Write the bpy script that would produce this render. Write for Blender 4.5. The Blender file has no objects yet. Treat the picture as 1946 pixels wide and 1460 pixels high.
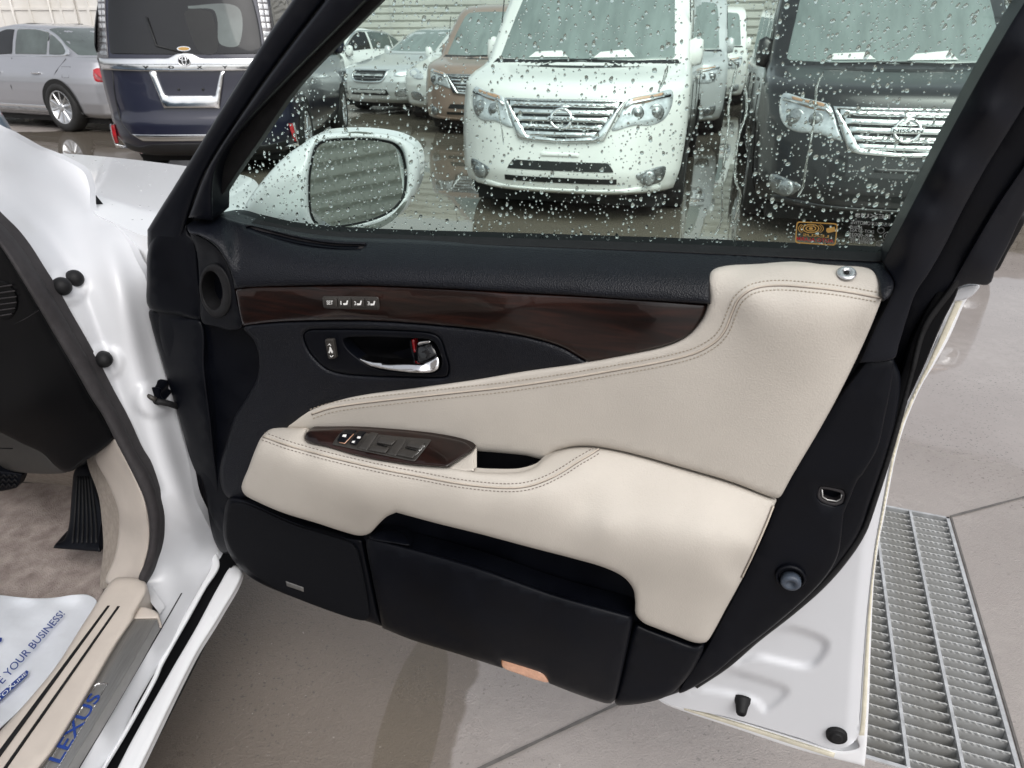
import bpy, bmesh, math, random
import numpy as np
from mathutils import Vector, Matrix
from mathutils.geometry import delaunay_2d_cdt

random.seed(7); RNG = np.random.default_rng(7)
R = math.radians
sc = bpy.context.scene
COL = sc.collection

# ------------------------------------------------------------------ camera
FPX, IW, IH = 1350.0, 1946.0, 1460.0
PITCH, CAMH = R(26.0), 1.25
cam = bpy.data.cameras.new('camera')
cam.sensor_fit = 'HORIZONTAL'; cam.sensor_width = 36.0
cam.lens = 36.0 * FPX / IW
cam.clip_start = 0.02; cam.clip_end = 500
cam.dof.use_dof = True; cam.dof.focus_distance = 1.22; cam.dof.aperture_fstop = 12.0
camo = bpy.data.objects.new('camera', cam); COL.objects.link(camo)
camo.location = (0, 0, CAMH); camo.rotation_euler = (R(90) - PITCH, 0, 0)
sc.camera = camo

# ------------------------------------------------------------------ sky, sun, exposure
SUN_EL, SUN_ROT = R(52), R(158)
w = bpy.data.worlds.new('World'); sc.world = w; w.use_nodes = True
nt = w.node_tree; nt.nodes.clear()
sky = nt.nodes.new('ShaderNodeTexSky'); sky.sky_type = 'NISHITA'; sky.sun_disc = False
sky.sun_elevation = SUN_EL; sky.sun_rotation = SUN_ROT
sky.dust_density = 4.0; sky.air_density = 1.0; sky.ozone_density = 1.0
hs = nt.nodes.new('ShaderNodeHueSaturation'); hs.inputs['Saturation'].default_value = 0.22
hs.inputs['Value'].default_value = 1.0
bg = nt.nodes.new('ShaderNodeBackground'); bg.inputs['Strength'].default_value = 0.15
out = nt.nodes.new('ShaderNodeOutputWorld')
nt.links.new(sky.outputs[0], hs.inputs['Color']); nt.links.new(hs.outputs[0], bg.inputs['Color'])
nt.links.new(bg.outputs[0], out.inputs['Surface'])
sl = bpy.data.lights.new('sun', 'SUN'); sl.energy = 0.75; sl.angle = R(60); sl.color = (1, 0.97, 0.93)
so = bpy.data.objects.new('sun', sl); COL.objects.link(so)
so.rotation_euler = (R(90) - SUN_EL, 0, R(180) - SUN_ROT)
vs = sc.view_settings; vs.view_transform = 'Standard'; vs.look = 'None'; vs.exposure = 0.42; vs.gamma = 1.0
vs.use_curve_mapping = False
cy = sc.cycles
cy.use_denoising = True
try: cy.denoiser = 'OPENIMAGEDENOISE'
except Exception: pass
cy.max_bounces = 12; cy.transmission_bounces = 12; cy.transparent_max_bounces = 24; cy.glossy_bounces = 5
cy.diffuse_bounces = 4; cy.caustics_refractive = True; cy.caustics_reflective = False; cy.sample_clamp_indirect = 6

# ------------------------------------------------------------------ projection helpers
C0 = np.array([0, 0, CAMH]); SP, CP = math.sin(PITCH), math.cos(PITCH)
def ray(px, py):
    px = np.asarray(px, float); py = np.asarray(py, float)
    u = (px - IW / 2) / FPX; v = (py - IH / 2) / FPX
    return np.stack([u, CP - v * SP, -SP - v * CP], -1)

class Fam:
    """a family of parallel planes n.P = d0 + w; sgn +1 when larger w is nearer the viewer"""
    def __init__(s, n, d0=0.0, sgn=1):
        s.n = np.array(n, float); s.d0 = d0; s.sgn = sgn
        s.dir = s.sgn * s.n / np.linalg.norm(s.n)
    def hit(s, p, w):
        p = np.asarray(p, float); d = ray(p[..., 0], p[..., 1])
        k = (s.d0 + np.asarray(w, float) - s.n @ C0) / (d @ s.n)
        return C0 + d * k[..., None]
XF, YF, ZF = Fam((1, 0, 0)), Fam((0, 1, 0), 0, -1), Fam((0, 0, 1))
def Yz(px, py, z):
    d = ray(px, py); return float(d[1] * (z - CAMH) / d[2])
def ground(px, py, z=0.0): return ZF.hit(np.array([px, py]), z)

# the open front door: hinge to rear edge
D0 = np.array([-0.500, 1.070, 0]); D1 = np.array([0.536, 0.718, 0])
DT = (D1 - D0) / np.linalg.norm(D1 - D0); DN = np.array([DT[1], -DT[0], 0.0])
if DN[1] > 0: DN = -DN
DOOR = Fam(DN, DN @ D0)
BELT = 0.975; TILT = 0.30
gn = DN - TILT * np.array([0, 0, 1.0])
GLASS = Fam(gn, DN @ D0 - TILT * BELT)
MN = np.array([0.80, -0.57, 0.10]); MN /= np.linalg.norm(MN)
_mc = YF.hit(np.array([680.0, 345.0]), 1.21)
MIRR = Fam(MN, MN @ _mc)

class TPS:
    def __init__(s, pts, reg=1e-3):
        a = np.array(pts, float); s.p = a[:, :2] / 500.0; z = a[:, 2]; n = len(a)
        K = s.k(s.p[:, None] - s.p[None]); K += np.eye(n) * reg
        P = np.c_[np.ones(n), s.p]; A = np.zeros((n + 3, n + 3))
        A[:n, :n] = K; A[:n, n:] = P; A[n:, :n] = P.T
        s.c = np.linalg.lstsq(A, np.r_[z, 0, 0, 0], rcond=None)[0]
    def k(s, d):
        r2 = (d ** 2).sum(-1) + 1e-12
        return 0.5 * r2 * np.log(r2)
    def __call__(s, q):
        q = np.asarray(q, float) / 500.0
        K = s.k(q[:, None] - s.p[None]); n = len(s.p)
        return K @ s.c[:n] + np.c_[np.ones(len(q)), q] @ s.c[n:]
def wfun(w):
    if callable(w): return w
    if isinstance(w, (list, tuple)): return TPS(w)
    return lambda q: np.full(len(q), float(w))

# ------------------------------------------------------------------ 2-D outlines
def spline(pts, step, closed=True):
    """Catmull-Rom through the points; a third value marks a sharp corner"""
    P = [np.array(p[:2], float) for p in pts]; S = [len(p) > 2 and bool(p[2]) for p in pts]
    n = len(P); res = []
    rng = range(n if closed else n - 1)
    for i in rng:
        a, b = P[i], P[(i + 1) % n]
        if closed: pa, pb = P[i - 1], P[(i + 2) % n]
        else: pa, pb = P[max(i - 1, 0)], P[min(i + 2, n - 1)]
        if S[i]: pa = a
        if S[(i + 1) % n]: pb = b
        L = np.linalg.norm(b - a); m = max(1, int(round(L / step)))
        la, lb = np.linalg.norm(a - pa) + 1e-9, np.linalg.norm(pb - b) + 1e-9
        ta = (b - pa) / (la + L) * L if la > 1e-6 else (b - a)
        tb = (pb - a) / (lb + L) * L if lb > 1e-6 else (b - a)
        for k in range(m):
            t = k / m; t2, t3 = t * t, t ** 3
            res.append((2*t3 - 3*t2 + 1) * a + (t3 - 2*t2 + t) * ta + (-2*t3 + 3*t2) * b + (t3 - t2) * tb)
    if not closed: res.append(P[-1])
    return np.array(res)
def ell(cx, cy, rx, ry, n=20, rot=0.0):
    c, s = math.cos(R(rot)), math.sin(R(rot))
    return [(cx + rx*math.cos(t)*c - ry*math.sin(t)*s, cy + rx*math.cos(t)*s + ry*math.sin(t)*c)
            for t in [2*math.pi*i/n for i in range(n)]]
def sharp(pts): return [(p[0], p[1], 1) for p in pts]
def inside(q, poly):
    x, y = q[:, 0], q[:, 1]; r = np.zeros(len(q), bool); a = poly; b = np.roll(poly, -1, 0)
    for (x1, y1), (x2, y2) in zip(a, b):
        c = ((y1 > y) != (y2 > y))
        if y1 != y2: r ^= c & (x < (x2 - x1) * (y - y1) / (y2 - y1) + x1)
    return r
def seg_dist(q, poly, closed=True):
    a = poly if closed else poly[:-1]; b = np.roll(poly, -1, 0) if closed else poly[1:]
    d = b - a; L = (d ** 2).sum(1) + 1e-12; res = np.full(len(q), 1e9)
    for i in range(0, len(q), 2000):
        qq = q[i:i+2000]
        t = np.clip(((qq[:, None] - a[None]) * d[None]).sum(2) / L, 0, 1)
        res[i:i+2000] = np.sqrt((((a[None] + t[..., None] * d[None]) - qq[:, None]) ** 2).sum(2).min(1))
    return res

# ------------------------------------------------------------------ objects
def link_mesh(name, verts, faces, mat, parent=None, smooth=True):
    me = bpy.data.meshes.new(name)
    me.from_pydata([tuple(map(float, v)) for v in verts], [], [tuple(map(int, f)) for f in faces])
    if mat is not None: me.materials.append(mat)
    if smooth: me.shade_smooth()
    else: me.shade_flat()
    o = bpy.data.objects.new(name, me); COL.objects.link(o)
    attach(o, parent); return o
ORIG = {}
def attach(o, parent):
    if parent is None: return
    o.parent = parent
    if parent.name in ORIG: o.matrix_parent_inverse = ORIG[parent.name]
def tag(o, label, cat=None, group=None, kind=None):
    o['label'] = label
    if cat: o['category'] = cat
    if group: o['group'] = group
    if kind: o['kind'] = kind
    return o
def thing(name, label, cat, loc=(0, 0, 0), rz=0.0, group=None, local=False):
    """an Empty at the base of a thing; with local=False its parts are given in world coordinates"""
    o = bpy.data.objects.new(name, None); COL.objects.link(o); o.location = loc; o.rotation_euler = (0, 0, rz)
    o.empty_display_size = 0.1
    tag(o, label, cat, group)
    if not local:
        ORIG[o.name] = (Matrix.Translation(Vector(loc)) @ Matrix.Rotation(rz, 4, 'Z')).inverted()
    return o

def pad(name, loops, wv, mat, parent, fam=None, fr=6.0, fd=0.004, skirt=0.02, step=7.0, grid=14.0, back=None):
    """a padded sheet: outline(s) on a plane family, rounded rim, side walls; real depth everywhere"""
    fam = fam or DOOR
    if not isinstance(loops[0], (list, np.ndarray)): loops = [loops]
    wf = wfun(wv)
    L = [spline(l, step) if not isinstance(l, np.ndarray) else l for l in loops]
    allv = np.concatenate(L); lo, hi = allv.min(0), allv.max(0)
    edges = []; k = 0
    for l in L:
        edges += [(k + i, k + (i + 1) % len(l)) for i in range(len(l))]; k += len(l)
    def dist(q):
        d = np.full(len(q), 1e9)
        for l in L: d = np.minimum(d, seg_dist(q, l))
        return d
    def isin(q):
        r = inside(q, L[0])
        for l in L[1:]: r &= ~inside(q, l)
        return r
    pts = []
    if fr > 0:
        for l in L:
            t = np.roll(l, -1, 0) - np.roll(l, 1, 0); t /= np.linalg.norm(t, axis=1)[:, None] + 1e-9
            nrm = np.c_[-t[:, 1], t[:, 0]]
            for f in (0.12, 0.4, 1.0):
                for sg in (1, -1):
                    q = l + sg * nrm * fr * f
                    ok = isin(q); q = q[ok]
                    if len(q):
                        q = q[dist(q) > fr * f * 0.93]
                    if len(q): pts.append(q)
    gx = np.arange(lo[0], hi[0], grid); gy = np.arange(lo[1], hi[1], grid)
    if len(gx) and len(gy):
        g = np.stack(np.meshgrid(gx, gy), -1); g[1::2, :, 0] += grid / 2; g = g.reshape(-1, 2)
        g = g + RNG.uniform(-.08, .08, g.shape) * grid
        g = g[isin(g)]
        if len(g): g = g[dist(g) > max(fr, 0) + grid * 0.35]
        if len(g): pts.append(g)
    q = np.concatenate([allv] + pts) if pts else allv
    rv, re, rf, *_ = delaunay_2d_cdt([Vector(p) for p in q], edges, [], 0, 1e-5)
    V = np.array([tuple(v) for v in rv]); T = np.array([tuple(f) for f in rf if len(f) == 3], int)
    cen = V[T].mean(1); T = T[isin(cen)]
    d = dist(V); wv_ = wf(V)
    if fr > 0:
        s = np.clip(1 - d / fr, 0, 1); wv_ = wv_ - fam.sgn * fd * (1 - np.sqrt(np.clip(1 - s * s, 0, 1)))
    P3 = fam.hit(V, wv_)
    # face towards the viewer side of the family
    n = np.cross(P3[T[:, 1]] - P3[T[:, 0]], P3[T[:, 2]] - P3[T[:, 0]]).sum(0)
    if n @ fam.dir < 0: T = T[:, ::-1]
    verts = list(P3); faces = [tuple(t) for t in T]
    if skirt:
        # boundary edges of the triangulation
        cnt = {}
        for t in faces:
            for a, b in ((t[0], t[1]), (t[1], t[2]), (t[2], t[0])):
                cnt[(a, b)] = cnt.get((a, b), 0) + 1
        be = [e for e in cnt if (e[1], e[0]) not in cnt]
        mp = {}
        def dup(i):
            if i not in mp:
                mp[i] = len(verts); verts.append(P3[i]); verts.append(P3[i] - fam.dir * skirt)
            return mp[i]
        for a, b in be:
            ia, ib = dup(a), dup(b); faces.append((ia, ia + 1, ib + 1, ib))
    return link_mesh(name, verts, faces, mat, parent)

def tube(name, pts3, r, mat, parent, n=8, caps=True, rr=None):
    P = [Vector(p) for p in pts3]; verts = []; faces = []; up = None
    for i, p in enumerate(P):
        t = (P[min(i+1, len(P)-1)] - P[max(i-1, 0)]).normalized()
        if up is None:
            up = t.orthogonal().normalized()
        up = (up - t * up.dot(t)).normalized(); b = t.cross(up)
        ri = rr[i] if rr is not None else r
        for k in range(n):
            a = 2 * math.pi * k / n; verts.append(p + (up * math.cos(a) + b * math.sin(a)) * ri)
    for i in range(len(P) - 1):
        for k in range(n):
            faces.append((i*n + k, i*n + (k+1) % n, (i+1)*n + (k+1) % n, (i+1)*n + k))
    if caps: faces += [tuple(range(n))[::-1], tuple((len(P)-1)*n + k for k in range(n))]
    return link_mesh(name, verts, faces, mat, parent)
def box(name, c, s, mat, parent, bev=0.0, rz=0.0, M=None):
    bm = bmesh.new(); bmesh.ops.create_cube(bm, size=1.0)
    bmesh.ops.scale(bm, vec=s, verts=bm.verts)
    if bev: bmesh.ops.bevel(bm, geom=bm.edges[:] , offset=bev, segments=2, affect='EDGES', profile=0.5)
    T = M if M is not None else Matrix.Translation(c) @ Matrix.Rotation(rz, 4, 'Z')
    bmesh.ops.transform(bm, matrix=T, verts=bm.verts)
    me = bpy.data.meshes.new(name); bm.to_mesh(me); bm.free(); me.materials.append(mat)
    me.shade_flat()
    o = bpy.data.objects.new(name, me); COL.objects.link(o); attach(o, parent); return o
def lathe(name, prof, origin, axis, mat, parent, n=28, sx=1.0):
    """prof: (radius, height along axis)"""
    ax = Vector(axis).normalized(); u = ax.orthogonal().normalized(); v = ax.cross(u); O = Vector(origin)
    verts = []; faces = []
    for r, h in prof:
        for k in range(n):
            a = 2*math.pi*k/n; verts.append(O + ax*h + (u*math.cos(a) + v*math.sin(a)) * r)
    for i in range(len(prof) - 1):
        for k in range(n): faces.append((i*n+k, i*n+(k+1) % n, (i+1)*n+(k+1) % n, (i+1)*n+k))
    if prof[0][0] > 1e-6: faces.append(tuple(range(n))[::-1])
    if prof[-1][0] > 1e-6: faces.append(tuple((len(prof)-1)*n+k for k in range(n)))
    return link_mesh(name, verts, faces, mat, parent)

_txt = {}
def text_mesh(s, bold=0.0):
    if s not in _txt:
        cu = bpy.data.curves.new('t', 'FONT'); cu.body = s; cu.size = 1.0; cu.resolution_u = 3; cu.offset = .012 if s in ('LEXUS', 'NISSAN', 'V', 'O', 'X', 'Y') else .006
        o = bpy.data.objects.new('t', cu); COL.objects.link(o)
        dg = bpy.context.evaluated_depsgraph_get(); me = bpy.data.meshes.new_from_object(o.evaluated_get(dg))
        V = np.array([v.co[:] for v in me.vertices]); Fc = [tuple(p.vertices) for p in me.polygons]
        bpy.data.objects.remove(o); bpy.data.curves.remove(cu); bpy.data.meshes.remove(me)
        V[:, 0] -= V[:, 0].min(); V[:, 1] -= V[:, 1].min()
        V[:, 0] /= V[:, 0].max(); V[:, 1] /= V[:, 1].max()
        _txt[s] = (V, Fc)
    return _txt[s]
def lettering(name, s, P0, P1, PH, mat, parent, depth=0.0004):
    """letters from P0 (baseline start) to P1 (baseline end), PH above P0; 3-D points"""
    V, Fc = text_mesh(s); P0, P1, PH = map(np.array, (P0, P1, PH))
    e1, e2 = P1 - P0, PH - P0
    q = P0 + V[:, :1] * e1 + V[:, 1:2] * e2
    return link_mesh(name, q, Fc, mat, parent, smooth=False)
def letters_px(name, s, p0, p1, ph, fam, w, mat, parent):
    a = [fam.hit(np.array(p, float), w) for p in (p0, p1, ph)]
    return lettering(name, s, *a, mat, parent)

# ------------------------------------------------------------------ materials
def nd(nt, t, **kw):
    n = nt.nodes.new(t)
    for k, v in kw.items(): setattr(n, k, v)
    return n
def material(name, col, rough=0.5, metal=0.0, var=0.0, vscale=8.0, bump=0.0, bscale=300.0, coat=0.0, spec=0.5,
             col2=None, emit=0.0, stretch=None, rvar=0.0, bdist=0.001, coat_rough=0.05, cells=False, ior=1.5):
    m = bpy.data.materials.new(name); m.use_nodes = True; nt = m.node_tree
    b = nt.nodes['Principled BSDF']
    b.inputs['Base Color'].default_value = (*col, 1); b.inputs['Roughness'].default_value = rough
    b.inputs['Metallic'].default_value = metal; b.inputs['Specular IOR Level'].default_value = spec
    b.inputs['Coat Weight'].default_value = coat; b.inputs['Coat Roughness'].default_value = coat_rough
    b.inputs['IOR'].default_value = ior
    if emit:
        b.inputs['Emission Color'].default_value = (*col, 1); b.inputs['Emission Strength'].default_value = emit
    tc = nd(nt, 'ShaderNodeTexCoord'); vec = tc.outputs['Object']
    if stretch:
        mp = nd(nt, 'ShaderNodeMapping'); mp.inputs['Scale'].default_value = stretch[:3]
        if len(stretch) > 3: mp.inputs['Rotation'].default_value = (0, 0, stretch[3])
        mp.vector_type = 'TEXTURE' if False else 'POINT'
        nt.links.new(vec, mp.inputs['Vector']); vec = mp.outputs[0]
    if var or col2:
        n = nd(nt, 'ShaderNodeTexNoise'); n.inputs['Scale'].default_value = vscale; n.inputs['Detail'].default_value = 5
        n.inputs['Roughness'].default_value = 0.6; nt.links.new(vec, n.inputs['Vector'])
        cr = nd(nt, 'ShaderNodeValToRGB')
        c2 = col2 if col2 else tuple(max(0, c * (1 - var)) for c in col)
        c1 = col if col2 else tuple(min(1, c * (1 + var * 0.6)) for c in col)
        cr.color_ramp.elements[0].position = 0.32; cr.color_ramp.elements[1].position = 0.68
        cr.color_ramp.elements[0].color = (*c2, 1); cr.color_ramp.elements[1].color = (*c1, 1)
        nt.links.new(n.outputs['Fac'], cr.inputs[0]); nt.links.new(cr.outputs[0], b.inputs['Base Color'])
        if rvar:
            mr = nd(nt, 'ShaderNodeMapRange'); mr.inputs['To Min'].default_value = max(0.02, rough - rvar)
            mr.inputs['To Max'].default_value = min(1, rough + rvar); mr.inputs['From Min'].default_value = 0.3
            mr.inputs['From Max'].default_value = 0.7
            nt.links.new(n.outputs['Fac'], mr.inputs['Value']); nt.links.new(mr.outputs[0], b.inputs['Roughness'])
    if bump:
        if cells:
            n2 = nd(nt, 'ShaderNodeTexVoronoi'); n2.inputs['Scale'].default_value = bscale; o2 = n2.outputs['Distance']
        else:
            n2 = nd(nt, 'ShaderNodeTexNoise'); n2.inputs['Scale'].default_value = bscale
            n2.inputs['Detail'].default_value = 3; o2 = n2.outputs['Fac']
        nt.links.new(tc.outputs['Object'], n2.inputs['Vector'])
        bp = nd(nt, 'ShaderNodeBump'); bp.inputs['Strength'].default_value = bump; bp.inputs['Distance'].default_value = bdist
        nt.links.new(o2, bp.inputs['Height']); nt.links.new(bp.outputs[0], b.inputs['Normal'])
    return m

DROT = math.atan2(DT[1], DT[0])
M = {}
M['blk'] = material('black_plastic', (.0022, .0028, .0052), .44, var=.25, vscale=14, bump=.2, bscale=800, bdist=.0006, spec=.17, rvar=.12)
M['blk_soft'] = material('black_vinyl', (.0036, .0045, .0080), .40, spec=.30, var=.15, vscale=20, bump=.5, bscale=620, bdist=.0012, cells=True)
M['blk_dark'] = material('black_recess', (.0016, .0017, .0024), .5, spec=.12, var=.2, vscale=30)
M['rubber'] = material('rubber', (.010, .010, .011), .6, spec=.25, var=.2, vscale=60, bump=.2, bscale=500)
M['rubber_grey'] = material('rubber_grey', (.036, .033, .035), .75, spec=.3, var=.2, vscale=60, bump=.25, bscale=700)
M['frame'] = material('frame_plastic', (.0040, .0050, .0088), .40, var=.15, vscale=20, bump=.1, bscale=700, spec=.24)
M['leather'] = material('beige_leather', (.515, .478, .428), .60, spec=.35, var=.06, vscale=7, bump=.20, bscale=480, bdist=.0012, cells=True)
M['leather_seam'] = material('beige_piping', (.50, .44, .37), .5, var=.05, vscale=40)
M['stitch'] = material('stitch_thread', (.34, .295, .235), .7, var=.2, vscale=200)
M['stitch_dk'] = material('stitch_thread_dark', (.17, .14, .12), .7, var=.2, vscale=200)
M['beige_pl'] = material('beige_plastic', (.56, .50, .445), .5, var=.07, vscale=14, bump=.2, bscale=500)
M['white'] = material('white_paint', (.80, .81, .83), .30, coat=.6, var=.015, vscale=3)
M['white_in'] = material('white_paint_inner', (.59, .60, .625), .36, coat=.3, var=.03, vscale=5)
M['seal'] = material('cream_sealant', (.66, .62, .50), .6, var=.16, vscale=45, bump=.3, bscale=200)
M['chrome'] = material('chrome', (.86, .86, .87), .06, metal=1, var=.03, vscale=20)
M['chrome_far'] = material('chrome_trim', (.80, .81, .82), .14, metal=1, var=.05, vscale=10)
M['steel'] = material('brushed_steel', (.40, .395, .385), .38, metal=.8, var=.12, vscale=60, stretch=(9, .5, 1), bump=.12, bscale=400)
M['satin'] = material('satin_button', (.050, .046, .042), .45, metal=.3, var=.1, vscale=80)
M['white_print'] = material('white_print', (.80, .80, .78), .6, var=.03, vscale=40)
M['grey_print'] = material('grey_print', (.36, .38, .37), .6, var=.25, vscale=120)
M['blue_print'] = material('blue_print', (.012, .045, .24), .55, var=.15, vscale=60)
M['gold_print'] = material('gold_print', (.46, .27, .07), .6, var=.1, vscale=60)
M['red_print'] = material('red_print', (.40, .012, .02), .55, var=.1, vscale=60)
M['red'] = material('red_reflector', (.45, .012, .02), .15, coat=1, var=.3, vscale=25)
M['carpet'] = material('taupe_carpet', (.50, .425, .39), .95, col2=(.29, .235, .21), vscale=30, bump=1.0, bscale=420, bdist=.006)
M['felt'] = material('felt_lining', (.36, .31, .265), .95, var=.2, vscale=90, bump=.6, bscale=600, bdist=.002)
M['paper'] = material('paper_mat', (.70, .73, .78), .6, var=.05, vscale=12, bump=.5, bscale=14, bdist=.010)
M['bolt'] = material('grey_bolt', (.05, .064, .088), .45, var=.2, vscale=120)
M['galv'] = material('galvanised_steel', (.62, .63, .635), .40, metal=.55, var=.25, vscale=30, bump=.2, bscale=300)
M['bar'] = material('grate_bar', (.66, .67, .67), .42, metal=.4, col2=(.44, .435, .41), vscale=18, bump=.2, bscale=300)
M['galv_dk'] = material('drain_wall', (.16, .16, .15), .35, var=.3, vscale=8)
M['glassdk'] = material('tinted_glass', (.008, .0085, .010), .05, coat=.3, spec=.4, var=.3, vscale=1.5, coat_rough=.01)
M['glassws'] = material('windscreen_glass', (.21, .25, .243), .05, var=.25, vscale=2.2, stretch=(3, 1, .35), ior=1.75)  # pale tint and upright streaks paint haze and sky reflection into the glass
M['glasslt'] = material('light_glass', (.085, .105, .10), .05, var=.4, vscale=2.0, ior=1.7)
M['lamp'] = material('lamp_lens', (.66, .69, .72), .10, metal=.35, var=.30, vscale=22, coat=1, coat_rough=.02)
M['lamp_dk'] = material('lamp_reflector', (.34, .35, .36), .12, metal=.7, var=.5, vscale=30, coat=1)
M['amber'] = material('amber_lens', (.52, .30, .18), .15, coat=1, var=.2, vscale=20)
M['led'] = material('tail_lens', (.11, .105, .11), .14, metal=.3, var=.4, vscale=40, coat=1)
M['led_cell'] = material('tail_cell', (.62, .62, .63), .12, metal=.5, coat=1, var=.2, vscale=40)
M['tyre'] = material('tyre', (.018, .018, .018), .75, var=.3, vscale=30, bump=.3, bscale=60)
M['alloy'] = material('alloy', (.62, .63, .65), .25, metal=.8, var=.1, vscale=20)
M['under'] = material('underbody', (.008, .008, .008), .8, var=.3, vscale=10)
def paint(n, c, metal=0.0, rough=.32): return material(n, c, rough, metal=metal, coat=.8, var=.03, vscale=2.0, coat_rough=.04)
M['p_white'] = paint('paint_pearl_white', (.84, .84, .82))
M['p_dark'] = paint('paint_dark_grey', (.007, .0068, .0085), .0)
M['p_brown'] = paint('paint_brown', (.34, .245, .20), .2)
M['p_navy'] = paint('paint_navy', (.012, .0135, .031), .1)
M['p_silver'] = paint('paint_silver', (.42, .425, .455), .6)
M['p_silver2'] = paint('paint_light_silver', (.60, .62, .63), .3)
M['p_lwhite'] = paint('paint_white', (.74, .75, .74))
M['p_blue'] = paint('paint_pale_blue', (.15, .22, .29), .2)
M['bumper_blk'] = material('bumper_plastic', (.014, .014, .016), .45, var=.2, vscale=10)
M['grille_dk'] = material('grille_dark', (.010, .011, .012), .5, var=.2, vscale=20)
def mat_nodes(name):
    m = bpy.data.materials.new(name); m.use_nodes = True; nt = m.node_tree; nt.nodes.clear()
    return m, nt, nd(nt, 'ShaderNodeOutputMaterial')
def glass_pane(name, tint, refl=1.5):
    m, nt, o = mat_nodes(name)
    tr = nd(nt, 'ShaderNodeBsdfTransparent'); tr.inputs[0].default_value = (*tint, 1)
    gl = nd(nt, 'ShaderNodeBsdfGlossy'); gl.inputs['Roughness'].default_value = 0.005
    fr = nd(nt, 'ShaderNodeFresnel'); fr.inputs['IOR'].default_value = refl
    mx = nd(nt, 'ShaderNodeMixShader'); nt.links.new(fr.outputs[0], mx.inputs[0])
    nt.links.new(tr.outputs[0], mx.inputs[1]); nt.links.new(gl.outputs[0], mx.inputs[2]); nt.links.new(mx.outputs[0], o.inputs[0])
    return m
M['pane'] = glass_pane('door_glass', (.80, .95, .885), 1.3)
def water_mat(name):
    m, nt, o = mat_nodes(name)
    g = nd(nt, 'ShaderNodeBsdfGlass'); g.inputs['IOR'].default_value = 1.33; g.inputs['Roughness'].default_value = 0.0
    g.inputs['Color'].default_value = (1, 1, 1, 1); nt.links.new(g.outputs[0], o.inputs[0]); return m
M['water'] = water_mat('raindrop_water')
m, nt_, o_ = mat_nodes('mirror_glass')
g_ = nd(nt_, 'ShaderNodeBsdfGlossy'); g_.inputs['Color'].default_value = (.82, .85, .82, 1); g_.inputs['Roughness'].default_value = .03
n_ = nd(nt_, 'ShaderNodeTexVoronoi'); n_.inputs['Scale'].default_value = 130; n_.inputs['Randomness'].default_value = 1
tc_ = nd(nt_, 'ShaderNodeTexCoord'); nt_.links.new(tc_.outputs['Object'], n_.inputs['Vector'])
r_ = nd(nt_, 'ShaderNodeMapRange'); r_.inputs['From Min'].default_value = .0; r_.inputs['From Max'].default_value = .35
nt_.links.new(n_.outputs['Distance'], r_.inputs['Value'])
b_ = nd(nt_, 'ShaderNodeBump'); b_.inputs['Strength'].default_value = .02; b_.inputs['Distance'].default_value = .002
nt_.links.new(r_.outputs[0], b_.inputs['Height']); nt_.links.new(b_.outputs[0], g_.inputs['Normal'])
nt_.links.new(g_.outputs[0], o_.inputs[0]); M['mirror'] = m
# wood veneer
m = material('wood_veneer', (.030, .011, .007), .30, coat=.5, coat_rough=.02, spec=.25); nt = m.node_tree; b = nt.nodes['Principled BSDF']
tc = nd(nt, 'ShaderNodeTexCoord'); mp = nd(nt, 'ShaderNodeMapping'); mp.inputs['Rotation'].default_value = (0, 0, -DROT)
mp2 = nd(nt, 'ShaderNodeMapping'); mp2.inputs['Scale'].default_value = (2.2, 2.0, 22.0)
nt.links.new(tc.outputs['Object'], mp.inputs[0]); nt.links.new(mp.outputs[0], mp2.inputs[0])
n = nd(nt, 'ShaderNodeTexNoise'); n.inputs['Scale'].default_value = 3.0; n.inputs['Detail'].default_value = 7; n.inputs['Distortion'].default_value = 1.4
nt.links.new(mp2.outputs[0], n.inputs['Vector'])
cr = nd(nt, 'ShaderNodeValToRGB'); e = cr.color_ramp.elements
e[0].position = .30; e[0].color = (.005, .0026, .0022, 1); e[1].position = .72; e[1].color = (.026, .0085, .0056, 1)
x = e.new(.5); x.color = (.011, .0042, .0032, 1)
nt.links.new(n.outputs['Fac'], cr.inputs[0]); nt.links.new(cr.outputs[0], b.inputs['Base Color']); M['wood'] = m
# lit courtesy lamp
m = material('courtesy_lens', (.55, .33, .24), .25, coat=1, var=.2, vscale=120, bump=.6, bscale=700)
b = m.node_tree.nodes['Principled BSDF']; nt = m.node_tree
b.inputs['Emission Color'].default_value = (1, .42, .16, 1); b.inputs['Emission Strength'].default_value = .10; M['courtesy'] = m
M['bulb'] = material('lamp_bulb', (1, .55, .2), .4, emit=.5, var=.05, vscale=50)

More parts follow.
